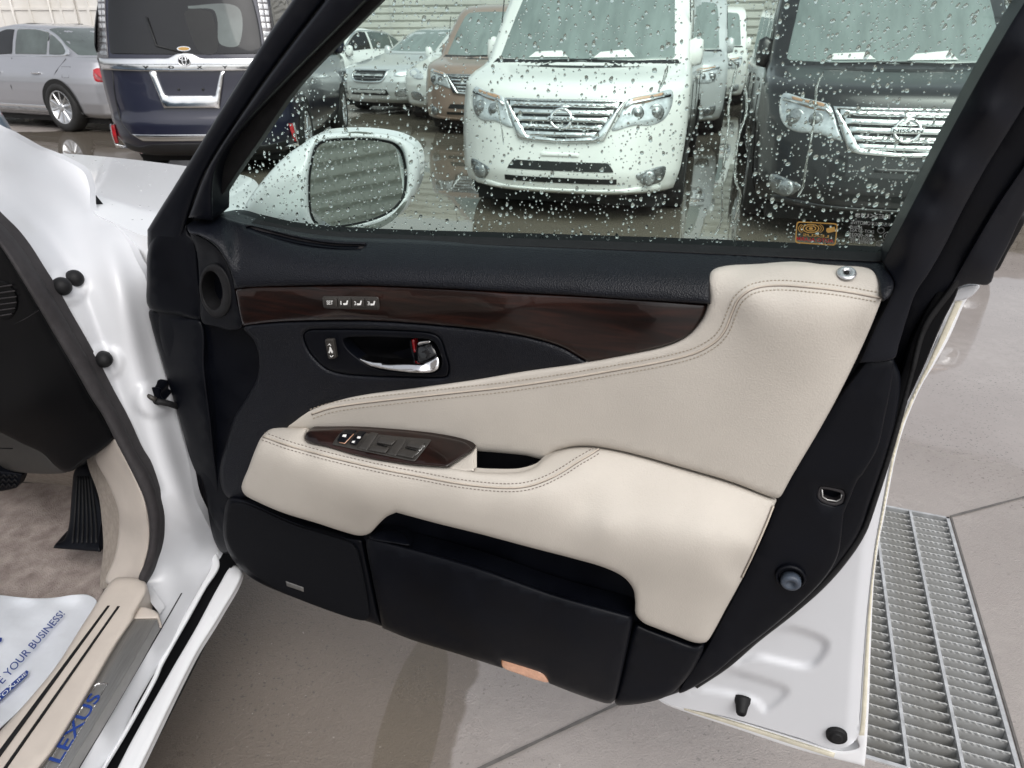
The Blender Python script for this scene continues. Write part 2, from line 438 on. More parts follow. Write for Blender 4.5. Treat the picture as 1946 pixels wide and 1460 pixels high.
# ================================================================== ground
def ground_material():
    m = bpy.data.materials.new('wet_concrete'); m.use_nodes = True; nt = m.node_tree
    b = nt.nodes['Principled BSDF']; L = nt.links.new
    tc = nd(nt, 'ShaderNodeTexCoord'); pos = tc.outputs['Object']
    def noise(s, d=4, r=.55, dist=0.0):
        n = nd(nt, 'ShaderNodeTexNoise'); n.inputs['Scale'].default_value = s; n.inputs['Detail'].default_value = d
        n.inputs['Roughness'].default_value = r; n.inputs['Distortion'].default_value = dist; L(pos, n.inputs['Vector']); return n.outputs['Fac']
    def math_(op, a, c, d=None):
        n = nd(nt, 'ShaderNodeMath', operation=op)
        for i, x in enumerate((a, c) if d is None else (a, c, d)):
            if isinstance(x, (int, float)): n.inputs[i].default_value = x
            else: L(x, n.inputs[i])
        return n.outputs[0]
    def blob(cx, cy, rx, ry, rot=0):
        mp = nd(nt, 'ShaderNodeMapping'); mp.vector_type = 'TEXTURE'
        mp.inputs['Location'].default_value = (cx, cy, 0); mp.inputs['Rotation'].default_value = (0, 0, R(rot))
        mp.inputs['Scale'].default_value = (rx, ry, 1); L(pos, mp.inputs[0])
        ln = nd(nt, 'ShaderNodeVectorMath', operation='LENGTH'); L(mp.outputs[0], ln.inputs[0])
        return math_('SUBTRACT', 1.0, ln.outputs['Value'])
    def step(v, lo, hi):
        n = nd(nt, 'ShaderNodeMapRange'); n.interpolation_type = 'SMOOTHSTEP'
        n.inputs['From Min'].default_value = lo; n.inputs['From Max'].default_value = hi; L(v, n.inputs['Value']); return n.outputs[0]
    def mix(f, a, c):
        n = nd(nt, 'ShaderNodeMix', data_type='RGBA')
        if isinstance(f, (int, float)): n.inputs['Factor'].default_value = f
        else: L(f, n.inputs['Factor'])
        for k, x in (('A', a), ('B', c)):
            s = [i for i in n.inputs if i.name == k and i.type == 'RGBA'][0]
            if isinstance(x, tuple): s.default_value = (*x, 1)
            else: L(x, s)
        return [o for o in n.outputs if o.type == 'RGBA'][0]
    # puddles: standing water over the yard, damp slab near the open door
    vR = blob(2.35, 3.45, 1.7, 1.75)
    v = blob(-.1, 4.9, 2.3, 1.7, -8)
    for a in ((-5.2, 8.6, 5.5, 3.0, 5), (2.2, 7.5, 6.5, 3.4, -12), (-1.0, 2.75, .55, .5, 0), (4.5, 12, 9, 4.5, 0), (.45, 3.05, .9, .55, 10)):
        v = math_('MAXIMUM', v, blob(*a))
    wob = math_('MULTIPLY', math_('SUBTRACT', noise(.9, 5, .55, .6), .5), 1.1)
    pudO = step(math_('ADD', v, wob), .02, .10); pudR = step(math_('ADD', vR, math_('MULTIPLY', wob, .6)), .0, .10)
    pud = math_('MAXIMUM', pudO, pudR)
    # damp stain under the sill, with its own edge
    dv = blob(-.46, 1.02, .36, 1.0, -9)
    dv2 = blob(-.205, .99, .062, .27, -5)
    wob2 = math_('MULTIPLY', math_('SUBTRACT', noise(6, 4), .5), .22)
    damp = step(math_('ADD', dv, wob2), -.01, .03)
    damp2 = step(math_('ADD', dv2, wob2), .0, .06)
    base = mix(step(noise(1.6, 6, .65), .3, .72), (.285, .253, .236), (.372, .337, .316))
    base = mix(step(noise(26, 5, .7), .35, .75), base, (.31, .28, .262))
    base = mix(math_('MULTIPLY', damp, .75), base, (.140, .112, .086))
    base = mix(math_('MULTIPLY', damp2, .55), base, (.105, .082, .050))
    sp = step(noise(110, 2, .5), .62, .68); base = mix(math_('MULTIPLY', math_('MULTIPLY', sp, .8), step(noise(2.2, 4), .40, .62)), base, (.085, .078, .073))
    sp2 = step(noise(95, 3, .6), .675, .73); base = mix(math_('MULTIPLY', math_('MULTIPLY', sp2, .75), step(noise(3.1, 4), .42, .66)), base, (.60, .57, .54))
    sp3 = step(noise(22, 6, .75), .66, .72); base = mix(math_('MULTIPLY', sp3, .5), base, (.55, .52, .49))
    col = mix(math_('MULTIPLY', pudO, .8), base, (.125, .105, .078))
    L(col, b.inputs['Base Color'])
    rr = nd(nt, 'ShaderNodeMapRange'); rr.inputs['From Min'].default_value = .3; rr.inputs['From Max'].default_value = .7
    rr.inputs['To Min'].default_value = .20; rr.inputs['To Max'].default_value = .46; L(noise(3.0, 4), rr.inputs['Value'])
    rm = nd(nt, 'ShaderNodeMix', data_type='FLOAT'); L(pud, rm.inputs['Factor']); L(rr.outputs[0], rm.inputs[2]); rm.inputs[3].default_value = .025
    L(rm.outputs[0], b.inputs['Roughness'])
    b.inputs['Specular IOR Level'].default_value = .5; b.inputs['IOR'].default_value = 1.65
    # relief: rough concrete when not under water, faint ripples on the water
    h = math_('ADD', math_('MULTIPLY', noise(60, 5, .7), 1.0), math_('MULTIPLY', noise(240, 3, .6), .5))
    h = math_('MULTIPLY', h, math_('SUBTRACT', 1.0, pud))
    h = math_('ADD', h, math_('MULTIPLY', math_('MULTIPLY', noise(7, 2, .4, .5), pud), .10))
    bp = nd(nt, 'ShaderNodeBump'); bp.inputs['Strength'].default_value = .5; bp.inputs['Distance'].default_value = .006
    L(h, bp.inputs['Height']); L(bp.outputs[0], b.inputs['Normal'])
    return m
M['ground'] = ground_material()

GA = ground(1803, 985); GB = ground(1938, 1460)
g1 = (GB - GA); g1 /= np.linalg.norm(g1); g2 = np.array([g1[1], -g1[0], 0.0])
if g2[0] > 0: g2 = -g2
near = ground(1647, 1427); GL = float((near - GA) @ g1) + .02; GW = 0.46
def gpt(a, c, z=0.0): p = GA + g1 * a + g2 * c; return (p[0], p[1], z)
S = 90.0
hc = [gpt(0, 0), gpt(0, GW), gpt(GL, GW), gpt(GL, 0)]       # hole for the drain
oc = [(S, S, 0), (-S, S, 0), (-S, -S, 0), (S, -S, 0)]
gv = hc + oc
ground_o = link_mesh('ground', gv, [(0, 4, 5, 1), (1, 5, 6, 2), (2, 6, 7, 3), (3, 7, 4, 0)], M['ground'], smooth=False)
me = ground_o.data
for p in me.polygons:
    if p.normal.z < 0: p.flip()
tag(ground_o, 'wet grey concrete yard with puddles', kind='structure')
# joints sawn into the slab
M['joint'] = material('slab_joint', (.12, .112, .105), .5, var=.35, vscale=30)
def joint(p, q, wd=.010):
    a, c = ground(*p), ground(*q); d = (c - a) / np.linalg.norm(c - a); s = np.array([-d[1], d[0], 0]) * wd / 2
    n = 14; vv = []; ff = []
    for i in range(n + 1):
        t = a + (c - a) * i / n; k = RNG.uniform(.75, 1.25); vv += [t - s * k + (0, 0, .003), t + s * k + (0, 0, .003)]
    ff = [(2*i, 2*i+1, 2*i+3, 2*i+2) for i in range(n)]
    o = link_mesh('slab_joint', vv, ff, M['joint'], ground_o, smooth=False)
    return o
joint((905, 1466), (1400, 1232), .007); joint((1806, 983), (2100, 905), .007)

# ------------------------------------------------------------------ drain grate
grate = thing('drain_grate', 'galvanised steel drain grate set in the concrete beside the open door', 'drain grate', tuple(gpt(GL/2, GW/2)))
box_pts = []
def gbar(name, a0, c0, a1, c1, wd, z0, z1, mat):
    p, q = np.array(gpt(a0, c0)), np.array(gpt(a1, c1)); d = (q - p) / np.linalg.norm(q - p); s = np.array([-d[1], d[0], 0]) * wd / 2
    vv = [p - s, p + s, q + s, q - s]; vv = [v + (0, 0, z0) for v in vv] + [v + (0, 0, z1) for v in vv]
    return link_mesh(name, vv, [(0, 1, 2, 3), (7, 6, 5, 4), (0, 4, 5, 1), (1, 5, 6, 2), (2, 6, 7, 3), (3, 7, 4, 0)], mat, grate, smooth=False)
for a0, c0, a1, c1 in ((0, .004, GL, .004), (0, GW-.004, GL, GW-.004), (.004, 0, .004, GW), (GL-.004, 0, GL-.004, GW)):
    gbar('edge_frame', a0, c0, a1, c1, .008, -.045, .004, M['galv'])
for c in (-.0065, GW + .0065): gbar('frame_gap', -.01, c, GL + .01, c, .005, -.03, .0025, M['joint'])
rod_c = [float((np.array(ground(x, y)) - GA) @ g2) for x, y in ((1779, 1216), (1697, 1244))]
rp = abs(rod_c[1] - rod_c[0]); rods = [rod_c[0] + rp * k for k in range(0, int((GW - .03 - rod_c[0]) / rp) + 1)]
for c in rods: gbar('cross_rod', .006, c, GL - .006, c, .0065, -.012, .0055, M['galv'])
nb = int(round(GL / .0278)); tooth = .0125; nseg = int(GW / (tooth / 2))
bars = None
for i in range(1, nb):
    a = GL * i / nb
    if bars is None:
        vv = []; ff = []
        for k in range(nseg + 1):
            c = .008 + (GW - .016) * k / nseg; top = .0035 if k % 2 else .0005
            wv = .0011 if k % 2 else -.0011
            for s, z in ((-.0013, -.026), (.0013, -.026), (.0013, -.004), (.0016 + wv, top), (-.0016 + wv, top), (-.0013, -.004)):
                p = g2 * c + g1 * s; vv.append((p[0], p[1], z))
        for k in range(nseg):
            q = 6 * k
            for x in range(6): ff.append((q + x, q + (x + 1) % 6, q + 6 + (x + 1) % 6, q + 6 + x))
        o = link_mesh('bearing_bar', vv, ff, M['bar'], None, smooth=False); bars = o
    else:
        o = bars.copy(); COL.objects.link(o)
    o.parent = grate; o.matrix_parent_inverse = ORIG[grate.name]
    p = GA + g1 * a; o.location = (p[0], p[1], 0)
# the channel below
M['drain_floor'] = material('drain_floor', (.075, .077, .070), .12, var=.45, vscale=9, bump=.3, bscale=24, bdist=.01)
pv = [gpt(0, 0), gpt(0, GW), gpt(GL, GW), gpt(GL, 0)]; pz = [(p[0], p[1], -.11) for p in pv]
ch = link_mesh('drain_channel', pv + pz, [(0, 4, 5, 1), (1, 5, 6, 2), (2, 6, 7, 3), (3, 7, 4, 0), (4, 7, 6, 5)], M['drain_floor'], grate, smooth=False)
bm = bmesh.new(); bm.from_mesh(ch.data); bmesh.ops.recalc_face_normals(bm, faces=bm.faces); bmesh.ops.reverse_faces(bm, faces=bm.faces); bm.to_mesh(ch.data); bm.free()

# ------------------------------------------------------------------ fences, container, block wall
M['fence'] = material('cream_sheet', (.56, .56, .52), .45, var=.12, vscale=.8, bump=.1, bscale=30)
M['container'] = material('container_white', (.72, .70, .67), .5, col2=(.62, .59, .54), vscale=1.4, bump=.15, bscale=6)
M['rust'] = material('rust', (.22, .12, .07), .85, var=.4, vscale=20)
def corrugated(name, label, x0, x1, y, zt, n, rz=0.0, pitch=.172, loc=(0, 0, 0), zb=.12, mat=None, cat='fence', dp_=.05):
    root = thing(name, label, cat, loc, rz, local=True)
    rows = []; z = zb
    while z < zt:
        for dz, dy in ((0, 0), (.10, 0), (.122, dp_), (.150, dp_)): rows.append((z + dz * pitch / .172, dy))
        z += pitch
    wd = (x1 - x0) / n; sh = None
    for i in range(n):
        if sh is None:
            vv = []; ff = []
            for zz, dy in rows: vv += [(0, dy, zz), (wd - .012, dy, zz)]
            for zz, dy in rows: vv += [(0, dy + .004, zz), (wd - .012, dy + .004, zz)]
            k = 2 * len(rows)
            for j in range(len(rows) - 1):
                ff.append((2*j, 2*j+1, 2*j+3, 2*j+2)); ff.append((k + 2*j+2, k + 2*j+3, k + 2*j+1, k + 2*j))
            o = link_mesh('sheet_panel', vv, ff, mat or M['fence'], root, smooth=False); sh = o
        else:
            o = sh.copy(); COL.objects.link(o); o.parent = root
        o.location = (x0 + i * wd, y, 0)
    for i in range(n + 1):
        box('fence_post', (x0 + i * wd, y + .07, zt / 2), (.07, .07, zt), M['galv'], root)
    box('base_plinth', ((x0 + x1) / 2, y + .06, .05), (x1 - x0, .16, .12), M['joint'], root)
    return root
corrugated('corrugated_fence', 'cream corrugated sheet fence with horizontal ribs behind the parked vans', -16, 9, 0, 3.4, 10, rz=R(-15), loc=(5.0, 18.9, 0))
corrugated('corrugated_fence', 'cream ribbed sheet fence along the right, reflected in the door mirror', -9, 9, 0, 3.0, 8, rz=R(-90), loc=(9.6, 1.0, 0), pitch=.21, dp_=.09)

# shipping container at the far left: doors with locking bars
def container():
    root = thing('shipping_container', 'white shipping container with locking bars behind the silver sedan', 'container', (-8.4, 15.5, 0), R(0), local=True)
    W_, H_, D_ = 3.4, 2.7, 4.0
    box('body', (0, D_/2 + .03, H_/2 + .1), (W_, D_, H_), M['container'], root)
    for sx in (-1, 1):
        box('door_leaf', (sx * W_/4, 0, H_/2 + .1), (W_/2 - .05, .05, H_ - .16), M['container'], root, bev=.01)
        for k in (-.28, .28):
            tube('locking_bar', [(sx*W_/4 + k*1.3, -.06, .2), (sx*W_/4 + k*1.3, -.06, H_)], .022, M['container'], root)
        for k in (-.62, -.05, .55):
            box('rib', (sx*W_/4 + k, -.032, H_/2 + .1), (.05, .03, H_ - .2), M['container'], root)
        for zz in (1.0, 1.75): box('cross_rail', (sx * W_/4, -.03, zz), (W_/2 - .1, .028, .05), M['container'], root)
        h = tube('bar_handle', [(sx*W_/4 + .1, -.09, 1.35), (sx*W_/4 + .34, -.09, 1.35), (sx*W_/4 + .36, -.09, 1.25)], .014, M['galv'], root)
    box('corner_post', (W_/2 + .05, .06, H_/2 + .1), (.12, .14, H_), M['rust'], root)
container()
# block wall at the far right, blocks laid one by one
def block_wall():
    root = thing('block_wall', 'dark grey block wall beyond the dark van', 'wall', (8.6, 12.6, 0), R(-6), local=True)
    M['block'] = material('wall_block', (.11, .10, .09), .8, var=.45, vscale=7, bump=.5, bscale=50)
    box('mortar_core', (0, .07, 1.35), (3.6, .10, 2.7), M['joint'], root)
    b0 = None; bw, bh = .44, .135
    for r in range(20):
        for c in range(8):
            x = -1.76 + c * bw + (bw/2 if r % 2 else 0); z = .07 + r * bh
            if b0 is None: b0 = box('block', (0, 0, 0), (bw - .014, .09, bh - .013), M['block'], root, bev=.004); o = b0
            else: o = b0.copy(); COL.objects.link(o); o.parent = root
            o.location = (x, RNG.uniform(-.004, .004), z)
block_wall()

# ================================================================== the white sedan in front of us
car = thing('white_sedan', 'white sedan with its beige and black front door standing open', 'car', (-1.42, 0.2, 0.0))
def zc(px, py, z): return (px, py, Yz(px, py, z))
def carpart(*a, **k): return pad(*a, **k)
# --- open door: Empty-like root part (the black backing moulding is its own mesh)
DOOR_OUT = [(357, 424), (414, 412), (474, 428), (548, 444), (671, 456), (960, 468), (1300, 481), (1676, 499, 1), (1700, 540), (1694, 562), (1650, 650),
            (1700, 690), (1712, 720), (1704, 790), (1686, 860), (1655, 952), (1633, 1013), (1600, 1062), (1555, 1115), (1498, 1164), (1436, 1213),
            (1379, 1262), (1326, 1299), (1252, 1328), (1180, 1333), (1042, 1296), (900, 1250), (725, 1190), (600, 1150), (520, 1120), (470, 1092), (430, 1040),
            (402, 985), (375, 890), (350, 800), (318, 700), (298, 610), (292, 520), (296, 450), (318, 428)]
door = pad('car_door', DOOR_OUT, .012, M['blk'], car, fr=10, fd=.010, skirt=.05, grid=40)
door['label'] = 'open front door with beige leather and dark wood trim'
dp = lambda *a, **k: pad(*a[:4], door, **k)

# white pressed steel of the door, its hem and sealant
steel_l = [(1240, 1300), (1330, 1280), (1430, 1190), (1540, 1090), (1590, 1040), (1625, 960), (1660, 860), (1690, 780), (1715, 730), (1760, 640), (1800, 560), (1815, 549)]
strip_l = [(1821, 549), (1789, 622), (1760, 690), (1735, 744), (1709, 800), (1692, 872), (1676, 960), (1661, 1044), (1647, 1166), (1639, 1269), (1633, 1363), (1628, 1404)]
strip_r = [(1643, 1457), (1651, 1350), (1655, 1228), (1661, 1105), (1672, 1023), (1680, 985), (1690, 930), (1703, 865), (1721, 804), (1750, 736), (1775, 694), (1803, 644), (1839, 566), (1860, 545)]
bot_in = [(1592, 1424), (1518, 1402), (1395, 1366), (1252, 1331)]
sunk1 = spline([(1398, 1258), (1420, 1233), (1465, 1200), (1500, 1193), (1545, 1205), (1572, 1222), (1568, 1240), (1548, 1264), (1530, 1268), (1480, 1258), (1440, 1250)], 8)
sunk2 = spline([(1310, 1318), (1375, 1275), (1400, 1277), (1480, 1302), (1496, 1312), (1485, 1330), (1452, 1352), (1440, 1336), (1400, 1322), (1330, 1312)], 8)
sunk3 = spline([(1300, 1326), (1350, 1310), (1400, 1322), (1440, 1336), (1452, 1345), (1440, 1352), (1380, 1345)], 8)
def steel_w(q):
    r = np.full(len(q), -.004)
    for lp, dep in ((sunk1, .0075), (sunk2, .0065)):
        ins = inside(q, lp); d = seg_dist(q, lp); d = np.where(ins, d, -d)
        r -= dep * np.clip((d + 5) / 14, 0, 1)
    # edge rolls towards the hem
    d = seg_dist(q, np.array(strip_l, float), False); r -= .012 * np.clip(1 - d / 26, 0, 1) ** 2
    return r
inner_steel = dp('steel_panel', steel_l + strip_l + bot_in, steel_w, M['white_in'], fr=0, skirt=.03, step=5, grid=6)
dp('hem_flange', strip_l + strip_r[:0] + [(1632, 1420), (1592, 1426), (1518, 1404), (1395, 1367), (1255, 1332), (1273, 1343), (1395, 1384), (1518, 1425), (1637, 1455, 1)] + strip_r,
   -.022, M['white'], fr=3, fd=.004, skirt=.012, step=5, grid=9)
# cream sealant beads along the hem
def band(a, c, f0, f1):
    a = spline(a, 6, False); n = len(a); cc = spline(c, 6, False)
    t = np.linspace(0, 1, n); ci = np.stack([np.interp(t, np.linspace(0, 1, len(cc)), cc[:, k]) for k in (0, 1)], 1)
    return np.concatenate([a + (ci - a) * f0, (a + (ci - a) * f1)[::-1]])
sl_, sr_ = strip_l[1:], strip_r[::-1][2:]
_yy = np.linspace(572, 1398, 90); _xl = np.interp(_yy, [p[1] for p in strip_l], [p[0] for p in strip_l]); _xr = np.interp(_yy, [p[1] for p in strip_r[::-1]], [p[0] for p in strip_r[::-1]])
_l = np.c_[_xl + (_xr - _xl) * .22, _yy]; _r = np.c_[_xl + (_xr - _xl) * .74, _yy]
dp('sealant_bead', [np.concatenate([_l, _r[::-1]])], -.019, M['seal'], fr=3, fd=.003, skirt=.004, grid=9)
bl_ = [(1300, 1346), (1395, 1374), (1518, 1413), (1586, 1435)]; bl2 = [(1300, 1350), (1395, 1380), (1518, 1420), (1584, 1441)]
dp('sealant_bead', [band(bl_, bl2, -.3, .9)], -.018, M['seal'], fr=2, fd=.002, skirt=.004, grid=9)
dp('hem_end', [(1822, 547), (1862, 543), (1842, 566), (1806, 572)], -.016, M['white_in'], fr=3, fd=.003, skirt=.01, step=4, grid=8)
# outer skin of the door behind
def duv(u, v, w): return D0 + DT * u + np.array([0, 0, v]) + DN * w
class DoorUV:
    sgn = 1; dir = -DN
    def hit(s, p, w): p = np.asarray(p, float) / 1000; w = np.broadcast_to(w, p[..., 0].shape); return D0 + DT * p[..., :1] + np.array([0, 0, 1.0]) * p[..., 1:2] - DN * w[..., None]
DUV = DoorUV()
dp('outer_skin', [(-20, 950), (-10, 600), (0, 330), (120, 262), (600, 258), (1070, 262), (1060, 330), (1040, 480), (1018, 620), (1012, 760), (1024, 860), (1030, 930)],
   lambda q: .055 + .05 * np.clip(1 - ((q[:, 1] - 560) / 430) ** 2, 0, 1), M['white'], fam=DUV, fr=30, fd=.03, skirt=.0, step=30, grid=60)
# rubber stud, drain plug, bolt, latch opening
def dpt(px, py, w): return tuple(DOOR.hit(np.array([px, py], float), w))
lathe('rubber_stop', [(.014, -.002), (.0125, .003), (.0098, .009), (.0078, .021), (.0056, .024), (.005, .020), (0, .018)], dpt(1411, 1330, -.008), DN + np.array([0, 0, -.42]), M['rubber'], door, 22)
lathe('drain_plug', [(.0150, -.012), (.0150, .002), (.0132, .0035), (.0092, .002), (.0084, .005), (.006, .0055), (0, .0055)], dpt(1590, 1399, .0), DN, M['rubber'], door, 28)

# ---- rear (latch side) black moulding: three layers, with the latch opening
lat = [(1556, 928), (1560, 924), (1602, 932), (1606, 940), (1602, 956), (1586, 962), (1562, 955), (1553, 945)]
rear_m = dp('rear_moulding', [[(1646, 686, 1), (1698, 683, 1), (1699, 694), (1694, 730), (1682, 790), (1668, 850), (1640, 900), (1630, 912), (1614, 950), (1604, 975), (1600, 1010), (1592, 1056),
    (1570, 1095), (1530, 1138), (1470, 1190), (1400, 1245), (1345, 1290), (1290, 1316), (1345, 1225), (1385, 1150), (1420, 1080), (1455, 1005), (1480, 945), (1510, 890), (1570, 790)], sharp(lat)],
    .030, M['blk'], fr=4, fd=.005, skirt=.03, step=6, grid=20)
dp('latch_rim', [spline(lat, 4), spline([(1561, 930), (1598, 937), (1601, 942), (1597, 951), (1585, 956), (1566, 950), (1559, 943)], 4)], .027, M['rubber_grey'], fr=1.5, fd=.002, skirt=.02, grid=8)
dp('latch_recess', [(1550, 920), (1610, 930), (1606, 966), (1550, 960)], -.012, M['blk_dark'], fr=0, skirt=0)
tube('latch_plate', [dpt(1562, 930, .024), dpt(1563, 944, .024), dpt(1572, 950, .024), dpt(1590, 953, .024), dpt(1599, 948, .024), dpt(1600, 938, .024)], .0012, M['steel'], door)
lathe('bolt_seat', [(.0195, -.002), (.0195, .003), (.0175, .006), (.0155, .003), (.015, -.002)], dpt(1502, 1095, .031), DN, M['blk'], door, 26)
lathe('trim_bolt', [(.0130, 0), (.0130, .009), (.0115, .0115), (.0066, .012), (.005, .008), (0, .007)], dpt(1503, 1099, .031), DN + np.array([0, 0, -.15]), M['bolt'], door, 24)
# rubber weather seal round the door's rear
seal_px = [(1900, 400), (1846, 482), (1814, 541), (1766, 606), (1750, 640), (1732, 712), (1712, 786), (1690, 862), (1662, 950), (1640, 1010), (1606, 1062), (1560, 1114), (1500, 1166), (1436, 1216), (1379, 1265), (1320, 1304)]
sp = spline(seal_px, 12, False)
dp('weather_seal', [np.concatenate([sp + (-5, -4), (sp + (5, 5))[::-1]])], lambda q: np.where(q[:, 1] < 700, .010, .006), M['rubber'], fr=4, fd=.008, skirt=.02, grid=30)

# ---- window frame, front and rear, in the inward-tilted plane of the glass
gp = lambda *a, **k: pad(*a[:4], door, fam=GLASS, **k)
gp('window_frame', [(280, 437, 1), (300, 404), (329, 358), (428, 197), (513, 62), (556, 0), (640, -130, 1), (712, -130, 1), (618, 0), (560, 76), (477, 191), (395, 319), (358, 411), (340, 470), (300, 520), (282, 480)],
   .018, M['frame'], fr=9, fd=.008, skirt=.035, step=8, grid=22)
gp('window_frame', [(358, 414, 1), (395, 321), (477, 193), (560, 78), (618, 2), (712, -130, 1), (810, -130, 1), (700, -5), (640, 56), (534, 163), (440, 267), (408, 330), (404, 420, 1)],
   .034, M['frame'], fr=8, fd=.008, skirt=.04, step=8, grid=22)
gp('glass_run', [(360, 430, 1), (404, 330), (440, 262), (534, 158), (640, 50), (700, -12), (790, -130, 1), (860, -130, 1), (728, 0), (640, 88), (558, 175), (487, 277), (452, 327), (420, 376), (415, 390), (414, 412, 1)],
   .004, M['rubber'], fr=4, fd=.004, skirt=.02, step=8, grid=22)
FR1 = [(1946, 202), (1876, 315), (1832, 394), (1792, 473), (1763, 522), (1740, 557), (1723, 606), (1708, 655), (1698, 682)]
FR2 = [(1946, 315), (1896, 389), (1846, 473), (1812, 532), (1782, 581), (1758, 621), (1743, 660), (1728, 719), (1708, 792)]
gp('window_frame', [(1677, 498, 1), (1751, 354), (1836, 193), (1915, 54), (1946, 4), (2026, -130, 1), (2148, -130, 1)] + FR1 + [(1634, 690, 1), (1660, 630), (1694, 560), (1699, 538)],
   [(1677, 498, .012), (1751, 354, .012), (1836, 193, .012), (1946, 4, .012), (2026, -130, .012), (2090, -130, .034), (1946, 98, .034), (1876, 212, .034), (1807, 340, .034), (1763, 419, .033), (1735, 480, .030), (2148, -130, .016), (1946, 202, .016), (1876, 315, .016), (1832, 394, .016), (1792, 473, .018), (1740, 557, .030), (1708, 655, .044), (1698, 682, .050), (1640, 684, .052), (1660, 640, .044), (1694, 560, .030)], M['frame'], fr=2.5, fd=.002, skirt=.03, step=8, grid=13)
gp('window_frame', [(2160, -130, 1)] + [(x - 3, y) for x, y in FR1] + [(1700, 720), (1704, 795, 1)] + FR2[::-1] + [(2240, -130, 1)], -.004, M['blk'], fr=2, fd=.002, skirt=.03, step=8, grid=22)
gp('window_frame', [(2240, -130, 1)] + FR2[:-1] + [(1712, 786, 1), (1740, 728), (1775, 652), (1820, 547, 1), (1841, 540), (1876, 542), (1884, 536), (1892, 512), (1915, 468), (1946, 404), (2290, -130, 1)],
   [(1946, 315, .002), (1896, 389, .002), (1846, 473, .002), (1782, 581, 0), (1728, 719, 0), (1884, 536, -.012), (1915, 468, -.012), (1946, 404, -.012), (2290, -130, -.012), (2240, -130, .002), (1820, 547, -.006), (1870, 500, .002)], M['frame'], fr=2.5, fd=.003, skirt=.04, step=8, grid=18)
gp('frame_core', [(1690, 500, 1), (1765, 354), (1850, 193), (1960, 4), (2040, -130, 1), (2280, -130, 1), (1942, 404), (1912, 468), (1885, 520), (1840, 536), (1790, 560), (1720, 560)], -.024, M['blk'], fr=0, skirt=.012, step=12, grid=40)
gp('window_frame', [(640, -128, 1), (2290, -128, 1), (2262, -205), (2200, -222), (800, -222), (720, -205)], .024, M['frame'], fr=6, fd=.006, skirt=.04, step=20, grid=40)
dp('rear_seal', [(1822, 544), (1789, 618), (1760, 688), (1735, 742), (1709, 796), (1696, 840), (1690, 780), (1716, 700), (1735, 640), (1770, 570), (1800, 530)], .004, M['blk_dark'], fr=3, fd=.006, skirt=.01, step=8, grid=20)
gp('seal_lip', [(1950, 414), (1915, 480), (1897, 513), (1886, 517), (1890, 500), (1935, 410)], -.02, M['rubber'], fr=2, fd=.002, skirt=.03, step=6, grid=14)

# ---- window glass with rain on it
GL_PX = [(395, 425, 1), (440, 320), (520, 205), (640, 70), (700, 0), (800, -130, 1), (2070, -130, 1), (1960, 10), (1846, 193), (1761, 354), (1690, 500, 1), (1300, 488), (960, 474), (671, 462), (474, 434)]
glass = pad('window_glass', GL_PX, -.020, M['pane'], door, fam=GLASS, fr=0, skirt=0, step=20, grid=80)
GUP = np.array([0, 0, 1.0]) - (np.array([0, 0, 1.0]) @ GLASS.dir) * GLASS.dir; GUP /= np.linalg.norm(GUP)
GRT = np.cross(GUP, GLASS.dir); GRT /= np.linalg.norm(GRT)
if GRT[0] < 0: GRT = -GRT
def drops(name, centers, sizes, stretch, lean, parent, out, up, right, hfac=.5, seg=10):
    verts = []; faces = []
    rings = ((1.0, 0.0), (.93, .42), (.66, .80), (.34, .96))
    for c, s, st, ln in zip(centers, sizes, stretch, lean):
        k0 = len(verts); ph = RNG.uniform(0, 6.28, 3); am = RNG.uniform(0, .17, 3)
        hf = hfac * RNG.uniform(.75, 1.15)
        for fr_, fh in rings:
            for j in range(seg):
                a = 2 * math.pi * j / seg
                rad = s * fr_ * (1 + am[0]*math.cos(2*a+ph[0]) + am[1]*math.cos(3*a+ph[1]) + am[2]*.6*math.cos(4*a+ph[2]))
                x = rad * math.cos(a); y = rad * math.sin(a) * st
                x += y * ln; y -= s * fh * .22 * st
                verts.append(c + right * x + up * y + out * (fh * s * hf))
        verts.append(c + out * s * hf - up * s * .22 * st)
        for r_ in range(3):
            for j in range(seg):
                j2 = (j + 1) % seg; a = k0 + r_*seg
                faces.append((a + j, a + j2, a + seg + j2, a + seg + j))
        for j in range(seg): faces.append((k0 + 3*seg + j, k0 + 3*seg + (j+1) % seg, len(verts) - 1))
        faces.append(tuple(k0 + j for j in range(seg))[::-1])
    # consistent outward normals: dome faces must point along `out`
    n0 = np.cross(np.array(verts[faces[3*seg][1]]) - verts[faces[3*seg][0]], np.array(verts[faces[3*seg][2]]) - verts[faces[3*seg][0]])
    if n0 @ out < 0: faces = [f[::-1] for f in faces]
    o = link_mesh(name, verts, faces, M['water'], parent)
    o['kind'] = 'stuff'; return o
gpoly = spline([(418, 405, 1), (420, 380), (455, 330), (487, 283), (558, 180), (640, 95), (728, 5), (740, -12, 1), (1950, -12, 1), (1915, 48), (1832, 193), (1747, 354), (1672, 494, 1), (1300, 480), (960, 466), (671, 453), (480, 425)], 20)
cand = np.c_[RNG.uniform(410, 1950, 13000), RNG.uniform(-12, 497, 13000)]; cand = cand[inside(cand, gpoly)]
den = np.where(cand[:, 0] < 620, 1.0, np.where(cand[:, 1] > 230, .78, .52)); cand = cand[RNG.random(len(cand)) < den][:5000]
keep = []; cell = {}
szs = np.exp(RNG.normal(math.log(1.35), .48, len(cand))).clip(.55, 4.0)
